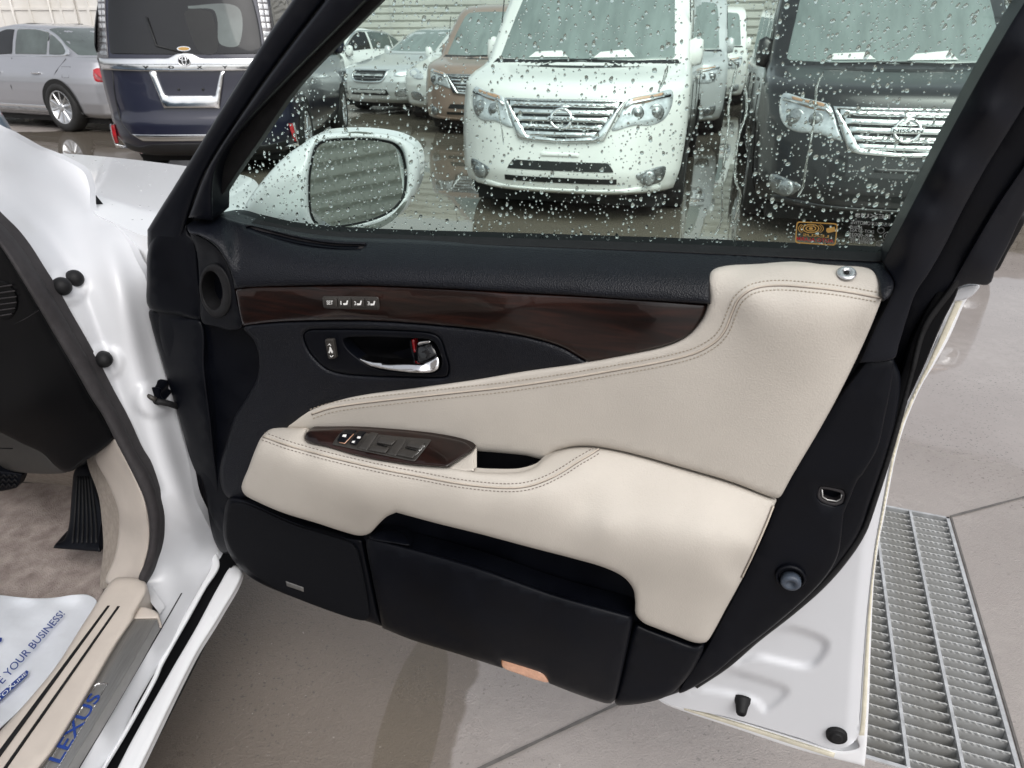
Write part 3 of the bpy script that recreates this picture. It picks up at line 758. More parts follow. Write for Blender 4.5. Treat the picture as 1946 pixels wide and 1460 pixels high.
for i in np.argsort(-szs):
    p = cand[i]; kx, ky = int(p[0] // 12), int(p[1] // 12); ok = True
    for dx in (-1, 0, 1):
        for dy in (-1, 0, 1):
            for j in cell.get((kx+dx, ky+dy), ()):
                if np.hypot(*(cand[j] - p)) < (szs[i] + szs[j]) * 1.25 + .6: ok = False
    if ok: keep.append(i); cell.setdefault((kx, ky), []).append(i)
keep = np.array(keep); cand = cand[keep]; szs = szs[keep]
cen = GLASS.hit(cand, -.0212)
dist = np.linalg.norm(cen - C0, axis=1)
drops('raindrops', cen, szs * dist / FPX * 1.0, RNG.uniform(.95, 1.75, len(cen)), np.where(cand[:, 0] < 900, .42, .12) * RNG.uniform(.2, 1.2, len(cen)), door, -GLASS.dir, GUP, GRT, .46)
def trail(px, wd):
    p = spline(px, 5, False); p[:, 0] += np.cumsum(RNG.normal(0, .55, len(p))) * .6
    c = GLASS.hit(p, -.0212); r = wd * np.linalg.norm(c[0] - C0) / FPX; verts = []; faces = []; n = 7
    t = np.gradient(c, axis=0); t /= np.linalg.norm(t, axis=1)[:, None]; s = np.cross(t, GLASS.dir)
    for i in range(len(c)):
        k = RNG.uniform(.65, 1.25) * min(1, .4 + i / 4, .4 + (len(c) - 1 - i) / 3)
        for j in range(n):
            a = math.pi * j / (n - 1); verts.append(c[i] + s[i] * math.cos(a) * r * k - GLASS.dir * math.sin(a) * r * k * .6)
    for i in range(len(c) - 1):
        for j in range(n):
            j2 = (j + 1) % n; faces.append((i*n+j, i*n+j2, (i+1)*n+j2, (i+1)*n+j))
    faces += [tuple(range(n)), tuple((len(c)-1)*n + j for j in range(n))[::-1]]
    o = link_mesh('water_trail', verts, faces, M['water'], door); bm = bmesh.new(); bm.from_mesh(o.data)
    bmesh.ops.recalc_face_normals(bm, faces=bm.faces); bm.to_mesh(o.data); bm.free()
for px, wd in (([(1388, 113), (1400, 127), (1395, 154), (1388, 199), (1387, 237), (1382, 271), (1376, 305), (1372, 360), (1368, 422), (1357, 447)], 2.2),
               ([(1416, 158), (1418, 212), (1407, 249), (1398, 316), (1398, 343), (1407, 368), (1400, 411), (1395, 447), (1402, 472)], 2.2),
               ([(1565, 136), (1554, 164), (1549, 229), (1536, 308), (1529, 354), (1518, 375)], 1.9),
               ([(943, 187), (951, 234), (958, 275)], 1.5), ([(1270, 125), (1262, 150), (1252, 172)], 3.0),
               ([(1911, -10), (1915, 28), (1898, 66), (1876, 99), (1868, 132), (1835, 194)], 3.2)):
    trail(px, wd)
# markings on the glass, read from outside
gt = lambda s, a, c, h, mt='grey_print': letters_px('glass_marking', s, a, c, h, GLASS, -.0185, M[mt], door)
gt('LEXUS', (1691, 416), (1625, 413), (1692, 408)); gt('AGC AUTOMOTIVE', (1692, 431), (1617, 426), (1693, 424))
gt('M2H5', (1638, 436), (1615, 434), (1638, 430)); gt('DOT-20 AS2', (1661, 444), (1615, 440), (1661, 438))
gt('43R-00035', (1661, 452), (1613, 448), (1661, 446)); gt('A002815 10A', (1664, 459), (1612, 454), (1664, 453)); gt('TEMPERLITE', (1659, 465), (1616, 461), (1659, 459))
for cx, cy_, rx, ry in ((1674, 438, 7, 6), (1687, 449, 9, 8), (1673, 463, 9, 6)):
    gp('glass_marking', [spline(ell(cx, cy_, rx, ry), 3), spline(ell(cx, cy_, rx - 1.2, ry - 1.2), 3)], -.0185, M['grey_print'], fr=0, skirt=0, grid=50)
gt('E6', (1692, 452), (1682, 451), (1692, 445)); gt('CCC', (1680, 466), (1667, 465), (1680, 461))
def rrect(a, b_, c, d, r=4):
    P = [np.array(p, float) for p in (a, b_, c, d)]; o = []
    for i in range(4):
        p, q, s = P[i - 1], P[i], P[(i + 1) % 4]
        u = (p - q) / np.linalg.norm(p - q); v = (s - q) / np.linalg.norm(s - q)
        o += [tuple(q + u * r), tuple(q + (u + v) * r * .3), tuple(q + v * r)]
    return o
gp('alarm_sticker', [spline(rrect((1514, 421), (1592, 425), (1588, 467), (1511, 462)), 3), spline(rrect((1516, 423), (1590, 427), (1586, 465), (1513, 460)), 3)], -.0186, M['gold_print'], fr=0, skirt=0, grid=60)
for r_ in (4, 9, 14):
    gp('alarm_sticker', [spline(ell(1541, 434.5, r_ * 1.15, r_ * .62), 2), spline(ell(1541, 434.5, r_ * 1.15 - 2.2, r_ * .62 - 1.7), 2)] if r_ > 4 else ell(1541, 434.5, 4, 2.6), -.0186, M['gold_print'], fr=0, skirt=0, grid=60, step=2)
for sgn in (-1, 1):
    for k in (19, 23): gp('alarm_sticker', [np.concatenate([np.array([(1541 + sgn * (k + d) * math.cos(a), 434.5 + (k + d) * .5 * math.sin(a)) for a in np.linspace(-.75, .75, 9)])[::(1 if d else -1)] for d in (0, 1.4)])], -.0186, M['gold_print'], fr=0, skirt=0, grid=60)
gp('alarm_sticker', sharp([(1571, 434), (1586, 431), (1588, 440), (1573, 443), (1570, 439)]), -.0186, M['gold_print'], fr=0, skirt=0, grid=60)
gt('LEXUS', (1575, 452), (1526, 449), (1575, 447), 'gold_print'); gt('AUTO ALARM', (1584, 462), (1514, 457), (1584, 455), 'red_print')

# ---- door mirror outside the glass
MH = [(458, 424), (461, 403), (471, 381), (493, 351), (523, 316), (551, 290), (579, 271), (594, 260), (616, 253), (659, 250), (702, 251), (745, 257), (771, 266), (788, 277), (797, 293), (800, 316),
      (797, 349), (788, 372), (771, 398), (745, 418), (702, 434), (659, 443), (627, 448), (594, 452), (540, 452), (490, 440)]
MG = [(588, 338), (591, 316), (595, 295), (602, 277), (616, 269), (648, 265), (691, 264), (724, 267), (750, 274), (763, 288), (770, 312), (772, 338), (770, 364), (763, 381), (745, 400), (713, 416), (670, 427), (627, 433), (609, 433), (599, 424), (591, 407), (588, 381)]
def my(q): return MIRR.hit(np.asarray(q, float), np.zeros(len(q)))[:, 1]
rim = spline(MG, 30); ctrl = [(p[0], p[1], y - .004) for p, y in zip(rim, my(rim))]
ctrl += [(800, 316, 1.33), (771, 398, 1.32), (788, 277, 1.33), (700, 251, 1.26), (616, 253, 1.19), (551, 290, 1.15), (523, 316, 1.135), (471, 381, 1.115), (458, 424, 1.115), (500, 430, 1.105), (594, 450, 1.13), (659, 442, 1.20), (540, 370, 1.115), (560, 330, 1.125)]
pad('mirror_housing', [MH, MG], ctrl, M['white'], door, fam=YF, fr=9, fd=.035, skirt=.06, step=6, grid=10)
pad('mirror_glass', ell(680, 346, 102, 96, 28), .006, M['mirror'], door, fam=Fam(MN, MN @ _mc - .016), fr=0, skirt=0, grid=40)
pad('mirror_gasket', [spline([((p[0]-680)*1.02+680, (p[1]-346)*1.02+346) for p in MG], 6), spline([((p[0]-680)*.975+680, (p[1]-346)*.968+346) for p in MG], 6)], -.008, M['rubber'], door, fam=MIRR, fr=2, fd=.002, skirt=.006, grid=30)

# ---- left end of the door: moulding, speaker ring
endcap = dp('end_moulding', [(282, 470), (300, 436), (330, 424), (357, 424), (360, 444), (372, 452), (380, 530), (384, 608), (340, 600), (284, 586), (279, 530)], .020, M['blk'], fr=8, fd=.012, skirt=.04, step=6, grid=16)
dp('end_moulding', [(285, 590), (340, 603), (384, 612), (390, 700), (402, 800), (412, 890), (424, 960), (448, 1010), (440, 1050), (418, 1048), (395, 990), (368, 900), (346, 815), (322, 735), (300, 660), (288, 620)],
   [(285, 590, .010), (384, 612, .020), (412, 890, .020), (448, 1010, .02), (368, 900, .004), (300, 660, .004), (345, 700, .022), (385, 880, .018)], M['blk'], fr=7, fd=.010, skirt=.04, step=6, grid=16)
ring_hole = ell(405, 553, 22, 41, 22, -8)
dp('speaker_surround', [[(361, 444, 1), (379, 449), (408, 467), (429, 496), (441, 525), (446, 548), (452, 580), (461, 620), (440, 628), (410, 621), (384, 612), (380, 560), (374, 480)], ring_hole],
   [(361, 444, .040), (446, 548, .060), (461, 620, .056), (384, 612, .028), (376, 500, .030), (405, 553, .044)], M['blk'], fr=3, fd=.004, skirt=.03, step=5, grid=12)
dp('speaker_ring', [ell(410, 553, 31, 52, 26, -8), ell(404, 552, 18.5, 37, 22, -8)], [(380, 550, .042), (440, 550, .060), (410, 500, .055), (410, 605, .048)], M['rubber'], fr=7, fd=.006, skirt=.03, step=5, grid=14)
dp('speaker_well', ell(405, 553, 26, 46, 22, -8), -.005, M['blk_dark'], fr=0, skirt=0)
tube('speaker_rim', [tuple(DOOR.hit(np.array(p), .022)) for p in ell(407, 556, 16, 33, 30, -8)[2:14]], .0016, M['rubber_grey'], door)

# ---- belt pad with the demister slot
slot = [(467, 433, 1), (478, 430), (515, 440), (568, 453), (630, 463), (696, 466, 1), (685, 475, 1), (630, 474), (568, 466), (507, 448)]
def belt_w(q):
    top = np.interp(q[:, 0], [357, 414, 474, 548, 671, 960, 1300, 1676], [424, 410, 427, 443, 455, 467, 480, 498])
    bot = np.interp(q[:, 0], [357, 380, 430, 447, 548, 712, 877, 1100, 1342, 1700], [448, 452, 500, 549, 543, 543, 550, 562, 577, 590])
    t = np.clip((q[:, 1] - top) / np.maximum(bot - top, 20), 0, 1.1)
    return .016 + .058 * np.sin(np.clip(t, 0, 1) * math.pi * .5)
dp('belt_pad', [[(357, 426), (385, 414), (414, 410), (442, 418), (474, 427), (548, 443), (609, 452), (671, 455), (794, 459), (960, 467), (1300, 480), (1676, 498, 1), (1698, 538), (1692, 562), (1677, 574, 1),
    (1672, 556), (1669, 534), (1658, 516), (1638, 509), (1580, 507), (1500, 505), (1420, 506), (1380, 510), (1358, 520), (1350, 540), (1350, 578, 1), (1200, 569), (1100, 562), (960, 555), (877, 550), (794, 546), (712, 543), (630, 542), (548, 543), (470, 546), (446, 549, 1), (441, 524), (429, 495), (408, 466), (379, 448), (360, 443)], slot],
   belt_w, M['blk_soft'], fr=5, fd=.006, skirt=.03, step=6, grid=11)
dp('demister_slot', [(464, 430), (500, 434), (570, 452), (700, 462), (692, 480), (620, 478), (560, 467), (500, 450)], lambda q: belt_w(q) - .010, M['rubber_grey'], fr=0, skirt=0, grid=12)
dp('slot_louvre', [(480, 438), (515, 446), (568, 459), (630, 468), (680, 470), (676, 473), (630, 472), (568, 463), (512, 450)], lambda q: belt_w(q) - .006, M['blk'], fr=1, fd=.001, skirt=.006, step=5, grid=12)
# outer belt moulding and inner wipe
gp('belt_wipe', [np.concatenate([spline([(474, 427), (548, 443), (671, 454), (960, 465), (1300, 478), (1678, 496)], 20, False), spline([(1680, 500), (1300, 483), (960, 471), (671, 459), (548, 447), (474, 431)], 20, False)])], .0, M['rubber'], fr=1.5, fd=.003, skirt=.03, grid=40)

# ---- wood strip and the vinyl below it
WOOD = [(447, 551, 1), (470, 545), (548, 543), (630, 542), (712, 543), (794, 546), (877, 550), (960, 555), (1100, 562), (1200, 568), (1344, 578, 1), (1341, 590), (1331, 611), (1306, 638), (1270, 655), (1200, 673), (1124, 692, 1),
        (1103, 680), (1068, 660), (1010, 642), (944, 630), (877, 622), (794, 615), (712, 610), (630, 609), (548, 611), (507, 614), (461, 620, 1), (456, 600)]
wood_w = [(447, 551, .062), (461, 618, .058), (630, 542, .068), (630, 575, .0735), (630, 609, .064), (960, 555, .070), (960, 592, .075), (960, 632, .064), (1200, 568, .068), (1250, 620, .070), (1200, 673, .060), (1344, 578, .060), (1124, 691, .056)]
dp('wood_strip', WOOD, wood_w, M['wood'], fr=5, fd=.005, skirt=.015, step=6, grid=12)
VIN = [(463, 622), (507, 614), (548, 611), (630, 609), (712, 610), (794, 615), (877, 622), (944, 630), (1010, 642), (1068, 660), (1103, 680), (1126, 694, 1), (1100, 700), (1000, 712), (900, 730), (800, 745), (680, 762), (610, 780), (560, 806), (528, 826), (505, 842),
       (490, 870), (478, 905), (468, 945), (440, 950), (422, 930), (418, 890), (432, 835), (446, 792), (473, 750), (489, 717), (492, 678), (483, 648)]
bez = [(578, 638), (586, 629), (612, 627), (682, 627), (752, 629), (805, 632), (827, 637), (838, 647), (847, 674), (853, 697), (850, 714), (840, 717), (770, 716), (700, 714), (647, 709), (621, 700), (600, 682), (586, 663)]
vin_w = [(463, 622, .058), (630, 609, .062), (877, 622, .062), (1126, 692, .056), (700, 760, .044), (520, 830, .042), (440, 940, .032), (440, 840, .030), (489, 690, .044), (700, 670, .057), (950, 690, .056), (560, 740, .047)]
dp('vinyl_panel', [VIN, bez], vin_w, M['blk_soft'], fr=8, fd=.008, skirt=.02, step=6, grid=12)
rec = [(653, 646), (665, 641), (717, 640), (787, 643), (816, 645), (830, 656), (839, 682), (836, 701), (820, 709), (752, 706), (708, 698), (674, 676), (659, 661)]
vt = TPS(vin_w)
dp('handle_bezel', [bez, rec], lambda q: vt(q) - .001, M['blk'], fr=3.5, fd=.003, skirt=.02, step=4, grid=9)
dp('handle_cup', [(640, 636), (720, 632), (820, 638), (846, 660), (845, 712), (810, 716), (700, 708), (655, 680)],
   [(640, 640, .040), (845, 650, .040), (845, 712, .040), (655, 690, .040), (745, 636, .036), (745, 712, .04), (745, 672, .010), (790, 672, .008), (700, 665, .016)], M['blk_dark'], fr=0, skirt=0, step=6, grid=8)
dp('handle_lever', [(676, 678), (696, 682), (730, 686), (770, 688), (794, 689), (808, 687), (822, 681), (832, 675), (836, 688), (833, 701), (821, 708), (795, 709), (760, 706), (726, 701), (700, 694)],
   [(676, 678, .050), (740, 686, .055), (740, 703, .067), (800, 689, .058), (800, 699, .070), (833, 676, .055), (833, 700, .062), (815, 708, .062), (700, 692, .060)], M['chrome'], fr=4, fd=.006, skirt=.012, step=3, grid=4)
dp('handle_block', [(790, 658), (794, 650), (806, 647), (819, 647), (825, 655), (832, 674), (822, 680), (808, 687), (794, 688), (791, 675)], [(790, 658, .040), (819, 647, .040), (808, 667, .050), (794, 688, .052), (832, 674, .048)], M['glassdk'], fr=4, fd=.006, skirt=.02, step=3, grid=5)
dp('handle_cap', [(794, 651), (806, 648), (819, 648), (816, 652), (803, 655), (795, 657)], .0515, M['chrome'], fr=1.5, fd=.002, skirt=.004, step=2, grid=5)
dp('lock_flag', sharp([(782, 645), (787, 646), (790, 669), (786, 671), (784, 660)]), .036, M['red'], fr=1, fd=.001, skirt=.01, step=3, grid=5)
tube('lock_rim', [dpt(780, 643, .036), dpt(781, 655, .037), dpt(784, 670, .038), dpt(788, 682, .040)], .0016, M['blk'], door)
swb = dp('seat_belt_switch', rrect((617, 645), (634, 644), (640, 681), (624, 683), 3), lambda q: vt(q) + .006, M['satin'], fr=2.5, fd=.003, skirt=.010, step=2, grid=5)
for pts in ([(623, 657), (626, 654), (629, 657)], [(627, 676), (630, 679), (633, 676)]):
    tube('switch_mark', [dpt(x, y, float(vt(np.array([[x, y]]))[0]) + .0068) for x, y in pts], .0006, M['white_print'], door, n=5)
wS = lambda q: vt(q) + .0068
dp('switch_mark', sharp([(626, 660), (628, 659), (630, 663), (633, 669), (631, 672), (628, 668), (626, 672), (624, 670), (626, 665)]), wS, M['white_print'], fr=0, skirt=0, grid=30)

# seat memory switches in the wood strip
wt = TPS(wood_w)
dp('memory_switch_frame', [rrect((612, 563), (720, 564), (722, 589), (615, 586), 4)], lambda q: wt(q) + .002, M['satin'], fr=2, fd=.002, skirt=.006, step=3, grid=10)
bx = [616, 641, 667, 692.5, 718]
for i in range(4):
    a, c = bx[i] + .6, bx[i+1] - .8
    bo = dp('memory_button', rrect((a, 567 - .3 + i*.2), (c, 567 + i*.2), (c + 1.4, 584 + i*.5), (a + 1.4, 583.5 + i*.5), 2), lambda q: wt(q) + .0045, M['satin'], fr=1.5, fd=.0015, skirt=.005, step=2, grid=6)
    t = ('SET', '1', '2', '3')[i]; y0 = 579 + i * .4; wl = .0745 + .0058
    if i == 0: letters_px('button_legend', t, (621, y0), (633, y0 + .2), (620.5, y0 - 7.5), DOOR, wl, M['white_print'], door)
    else:
        letters_px('button_legend', t, (a + 5.5, y0), (a + (7.3 if t == '1' else 9.5), y0), (a + 5.2, y0 - 7), DOOR, wl, M['white_print'], door)
        dp('button_legend', sharp([(a + 11, y0), (a + 10.5, y0 - 3), (a + 16, y0 - 3), (a + 17.5, y0 - 8), (a + 20, y0 - 8), (a + 18.5, y0), (a + 12, y0 + .6)]), wl, M['white_print'], fr=0, skirt=0, grid=40)

# ---- beige upper leather pad
PADA_LOW = [(1478, 947), (1455, 941), (1390, 916), (1298, 889), (1209, 864), (1141, 850), (1094, 848), (1055, 858), (1033, 873)]
PADA = [(522, 815), (545, 801), (575, 783), (612, 769), (680, 752), (800, 736), (900, 722), (1000, 705), (1100, 691), (1200, 673), (1270, 656), (1307, 638), (1332, 611), (1343, 588), (1347, 562), (1345, 535), (1352, 515), (1375, 506), (1420, 502), (1500, 501), (1580, 503), (1640, 505),
        (1662, 513), (1674, 534), (1677, 556), (1672, 578), (1640, 655), (1600, 738), (1560, 812), (1505, 905), (1484, 943), *PADA_LOW, (1000, 866), (940, 860), (900, 856), (870, 840), (800, 826), (700, 819), (600, 818), (560, 818)]
pada_w = [(522, 815, .040), (612, 769, .050), (800, 736, .058), (1000, 705, .062), (1200, 673, .066), (1307, 638, .066), (1345, 560, .066), (1350, 520, .056), (1420, 502, .036), (1580, 503, .030), (1650, 508, .028), (1420, 545, .074), (1390, 600, .072), (1360, 650, .069),
          (1550, 548, .070), (1672, 564, .060), (1640, 655, .052), (1560, 812, .050), (1478, 945, .046), (1300, 889, .050), (1141, 850, .050), (1040, 868, .046), (900, 856, .044), (700, 819, .044), (1300, 770, .063), (1000, 785, .057)]
dp('leather_panel', PADA, pada_w, M['leather'], fr=9, fd=.010, skirt=.035, step=6, grid=10)
pt = TPS(pada_w)
def seam(px, f, parent, dark=False, off=9.0, offs=(-1, 1)):
    """a stitched seam: fold line, and a row of stitches on each side"""
    c = spline(px, 5, False); t = np.gradient(c, axis=0); t /= np.linalg.norm(t, axis=1)[:, None]; n = np.c_[-t[:, 1], t[:, 0]]
    P = DOOR.hit(c, f(c) - .0002); tube('seam_fold', P, .0013, M['leather_seam'], parent, n=6)
    P = DOOR.hit(c + n * 2.2, f(c + n * 2.2) + .0001); tube('seam_line', P, .0005, M['stitch_dk'], parent, n=5)
    verts = []; faces = []
    for sg in offs:
        q = c + n * off * sg; L = np.r_[0, np.cumsum(np.linalg.norm(np.diff(q, axis=0), axis=1))]
        s = 0.0
        while s + 5 < L[-1]:
            a = np.array([[np.interp(s + k, L, q[:, j]) for j in (0, 1)] for k in (0, 4.0)])
            b3 = DOOR.hit(a, f(a) + .0005); d = b3[1] - b3[0]; sd = np.cross(d, DN); sd = sd / np.linalg.norm(sd) * .0007
            k0 = len(verts); up = DN * .0006
            verts += [b3[0] - sd, b3[0] + sd, b3[1] + sd, b3[1] - sd, b3[0] + up, b3[1] + up]
            faces += [(k0, k0+4, k0+5, k0+3), (k0+1, k0+2, k0+5, k0+4), (k0, k0+1, k0+4), (k0+2, k0+3, k0+5)]
            s += 7.4
    if not verts: return
    o = link_mesh('stitching', verts, faces, M['stitch_dk' if dark else 'stitch'], parent, smooth=False); o['kind'] = 'stuff'
seam([(592, 787), (625, 776), (671, 768), (794, 754), (877, 745), (960, 736), (1077, 719), (1165, 704), (1254, 688), (1320, 671), (1358, 650), (1377, 628), (1391, 594), (1404, 568), (1430, 549), (1475, 542), (1541, 546), (1607, 554), (1674, 566)], lambda q: pt(q) , door)
lathe('lock_knob_ring', [(.0100, 0), (.0100, .001), (.0088, .0024), (.0046, .0027), (.0038, .0012), (0, .0008)], dpt(1609, 520, .0415), DN * .55 + np.array([0, 0, 1.0]), M['alloy'], door, 26)
lathe('lock_knob', [(.0026, 0), (.0026, .0018), (0, .0022)], dpt(1609, 519, .0425), DN * .55 + np.array([0, 0, 1.0]), M['rubber'], door, 16)

# ---- armrest: beige lower pad
WSW = [(579, 834), (582, 822), (590, 817, 1), (614, 816), (662, 814), (703, 816), (767, 820), (815, 826), (862, 835), (885, 842), (899, 855, 1), (850, 888, 1), (811, 885), (776, 882), (719, 874), (671, 863), (623, 850), (588, 841)]
ARM = [(521, 813), (499, 828), (486, 853), (472, 890), (459, 925), (465, 940), (483, 951), (536, 974), (604, 995), (657, 1012), (684, 1018), (702, 1014), (718, 998), (735, 982), (753, 974, 1), (827, 994), (916, 1016), (1006, 1040), (1095, 1063), (1149, 1079), (1185, 1097), (1203, 1119), (1207, 1142), (1208, 1166), (1222, 1183), (1250, 1195),
       (1281, 1207), (1322, 1222), (1342, 1220), (1353, 1206), (1379, 1158), (1412, 1097), (1444, 1027), (1465, 978), (1476, 950, 1), (1455, 943), (1390, 918), (1298, 891), (1209, 866), (1141, 852), (1094, 850), (1055, 860), (1032, 873), (1018, 886), (1002, 893), (977, 898), (926, 898), (899, 896), (850, 888), (811, 885), (776, 882), (719, 874), (671, 863), (623, 850), (588, 841), (579, 834), (583, 821), (586, 814), (560, 814)]
arm_w = [(521, 813, .044), (586, 814, .050), (499, 828, .066), (470, 892, .074), (465, 940, .070), (544, 843, .088), (607, 862, .100), (671, 879, .106), (735, 893, .110), (862, 917, .113), (974, 927, .112), (1038, 912, .098), (1100, 876, .070), (1139, 850, .046), (588, 841, .074), (671, 863, .092), (776, 882, .100), (850, 888, .101), (926, 898, .100), (1002, 893, .086), (1032, 873, .064), (1094, 850, .046),
         (540, 910, .098), (600, 950, .100), (684, 1014, .074), (700, 960, .112), (753, 974, .106), (900, 975, .118), (916, 1016, .110), (1000, 985, .116), (1095, 1063, .100), (1120, 960, .098), (1150, 1000, .112), (1203, 1119, .084), (1209, 866, .046), (1298, 891, .044), (1390, 918, .042), (1474, 950, .038), (1200, 935, .078), (1300, 965, .080), (1400, 995, .072), (1250, 1000, .102), (1340, 1020, .096), (1420, 1035, .078), (1444, 1027, .062), (1300, 1100, .088), (1390, 1110, .068), (1412, 1097, .056), (1280, 1200, .056), (1340, 1218, .046), (1379, 1158, .050), (1230, 1150, .078)]
dp('armrest', ARM, arm_w, M['leather'], fr=8, fd=.010, skirt=.010, step=6, grid=9)
at = TPS(arm_w)
seam([(500, 829), (544, 845), (607, 863), (671, 879), (735, 893), (799, 905), (862, 917), (926, 925), (974, 927), (1006, 923), (1038, 912), (1069, 896), (1100, 876), (1121, 864), (1138, 853)], lambda q: at(q), door, dark=True, off=7.5)
seam([(1470, 962), (1455, 1000), (1432, 1052), (1410, 1098)], lambda q: at(q), door, off=5, offs=())
# cubby behind the grip
dp('grip_cubby', [(880, 850), (905, 846), (960, 850), (1045, 860), (1050, 880), (1020, 900), (960, 906), (890, 902)], [(880, 850, .036), (1045, 860, .036), (960, 852, .034), (960, 900, .040)], M['blk_dark'], fr=0, skirt=0, grid=14)
dp('grip_cap', [(901, 857, 1), (901, 895, 1), (874, 895), (852, 889, 1)], [(901, 857, .060), (852, 889, .098), (901, 895, .098), (880, 885, .088)], M['leather'], fr=3, fd=.003, skirt=.01, step=5, grid=8)
# switch plate
sw_w = [(579, 834, .072), (590, 817, .056), (703, 816, .052), (815, 826, .053), (885, 842, .056), (899, 855, .062), (850, 888, .104), (776, 882, .103), (671, 863, .095), (588, 841, .078), (740, 850, .078)]
st_ = TPS(sw_w)
dp('switch_plate', WSW, lambda q: st_(q) + .003, M['wood'], fr=4, fd=.004, skirt=.012, step=5, grid=8)
dp('switch_bezel', rrect((648, 821), (820, 837), (788, 878), (630, 845), 4), lambda q: st_(q) + .005, M['satin'], fr=2, fd=.001, skirt=.006, step=4, grid=7)
def sw(px, h, mt='satin', fr=2, nm='window_switch'): return dp(nm, rrect(*px, 2), lambda q: st_(q) + h, M[mt], fr=fr, fd=.0025, skirt=.010, step=3, grid=6)
for px in (((703, 823), (719, 825), (697, 857), (677, 852)), ((758, 831), (774, 834), (752, 868), (732, 863))): sw(px, .0065)
for px in (((722, 831), (754, 837), (744, 847), (715, 842)), ((710, 845), (741, 851), (732, 862), (698, 856)), ((777, 838), (808, 843), (798, 854), (770, 848)), ((764, 852), (795, 858), (784, 872), (752, 865))): sw(px, .0085)
for a in (((716, 843), (735, 849)), ((770, 851), (790, 856))):
    tube('switch_groove', [dpt(x, y, float(st_(np.array([[x, y]]))[0]) + .0088) for x, y in a], .0007, M['blk_dark'], door, n=5)
sw(((647, 822), (672, 824), (655, 842), (640, 838)), .011, 'blk', nm='lock_switch'); sw(((676, 825), (690, 827), (676, 846), (663, 843)), .010, 'blk', nm='lock_switch')
tube('switch_glow', [dpt(x, y, float(st_(np.array([[x, y]]))[0]) + .0085) for x, y in ((672, 825), (655, 843), (645, 841))], .0007, M['courtesy'], door, n=5)
def st3(x, y, h): return DOOR.hit(np.array([x, y], float), float(st_(np.array([[x, y]]))[0]) + h)
lettering('switch_legend', 'ALL AUTO', st3(790, 866, .0065), st3(808, 848, .0065), st3(787, 864, .0065), M['white_print'], door)
for px in ([(652, 826), (659, 826), (657, 831), (650, 830)], [(680, 829), (686, 830), (684, 834), (678, 833)], [(670, 838), (675, 838), (673, 842), (668, 841)]):
    dp('switch_legend', sharp(px), lambda q: st_(q) + .0115, M['white_print'], fr=0, skirt=0, grid=20)

# ---- lower black mouldings: speaker grille, map pocket, corner
dp('speaker_moulding', [(434, 948), (465, 950), (560, 990), (650, 1018), (690, 1024, 1), (724, 1190, 1), (640, 1160), (540, 1128), (480, 1100), (444, 1066), (428, 1034), (424, 1000)], .040, M['blk'], fr=8, fd=.010, skirt=.03, step=6, grid=16)
M['mesh_blk'] = material('speaker_cloth', (.004, .0044, .0062), .85, spec=.15, var=.25, vscale=300, bump=.6, bscale=1400, bdist=.001)
dp('speaker_grille', [(440, 958), (465, 957), (559, 997), (648, 1024), (671, 1034), (683, 1056), (703, 1166), (697, 1178), (684, 1179), (640, 1166), (560, 1136), (514, 1115), (455, 1066), (434, 1034), (430, 1007), (434, 972)], .046, M['mesh_blk'], fr=6, fd=.005, skirt=.01, step=6, grid=16)
dp('maker_badge', sharp([(543, 1105), (576, 1117), (577, 1125), (545, 1114)]), .0478, M['steel'], fr=1, fd=.0008, skirt=.002, step=4, grid=9)
dp('pocket_lining', [(690, 1022), (740, 975), (830, 990), (1000, 1035), (1150, 1075), (1206, 1110), (1210, 1190), (1100, 1170), (900, 1095), (720, 1040)], [(700, 1022, .030), (760, 975, .022), (1000, 1035, .016), (1206, 1120, .020), (1205, 1180, .030), (900, 1090, .016)], M['blk'], fr=0, skirt=0, step=10, grid=20)
dp('pocket_lip', [(700, 1022), (725, 1006), (750, 1008), (770, 1015), (780, 1036), (755, 1034)], [(700, 1022, .074), (750, 1008, .045), (775, 1034, .07)], M['blk'], fr=3, fd=.004, skirt=.01, step=5, grid=9)
PK = [(695, 1026), (703, 1021), (755, 1034), (840, 1057), (916, 1080), (1050, 1127), (1185, 1165), (1202, 1170, 1), (1201, 1188), (1186, 1260), (1170, 1328), (1160, 1337), (1140, 1334), (1095, 1319), (1044, 1299, 1), (1036, 1284), (1020, 1276), (953, 1255, 1), (955, 1270, 1), (870, 1243), (782, 1216), (727, 1194, 1), (710, 1110)]
dp('map_pocket', PK, [(695, 1026, .070), (703, 1120, .074), (727, 1194, .062), (840, 1057, .074), (916, 1082, .078), (1050, 1127, .078), (1200, 1172, .072), (900, 1170, .082), (1100, 1230, .080), (1170, 1325, .060), (1000, 1280, .066), (820, 1220, .066)], M['blk'], fr=8, fd=.014, skirt=.035, step=6, grid=14)
dp('courtesy_lamp', [(952, 1256), (960, 1254), (1020, 1274), (1036, 1284), (1042, 1297), (1020, 1293), (985, 1281), (956, 1269)], .058, M['courtesy'], fr=3, fd=.003, skirt=.02, step=4, grid=8)
dp('corner_moulding', [(1211, 1184), (1232, 1193), (1281, 1212), (1320, 1226), (1338, 1225), (1330, 1250), (1306, 1289), (1273, 1320), (1236, 1334), (1176, 1341), (1168, 1334), (1178, 1290), (1203, 1186)], .048, M['blk'], fr=9, fd=.014, skirt=.03, step=6, grid=14)

# ================================================================== body of the white sedan
yp = lambda *a, **k: pad(*a[:4], car, fam=YF, **k)
zp = lambda *a, **k: pad(*a[:4], car, fam=ZF, **k)
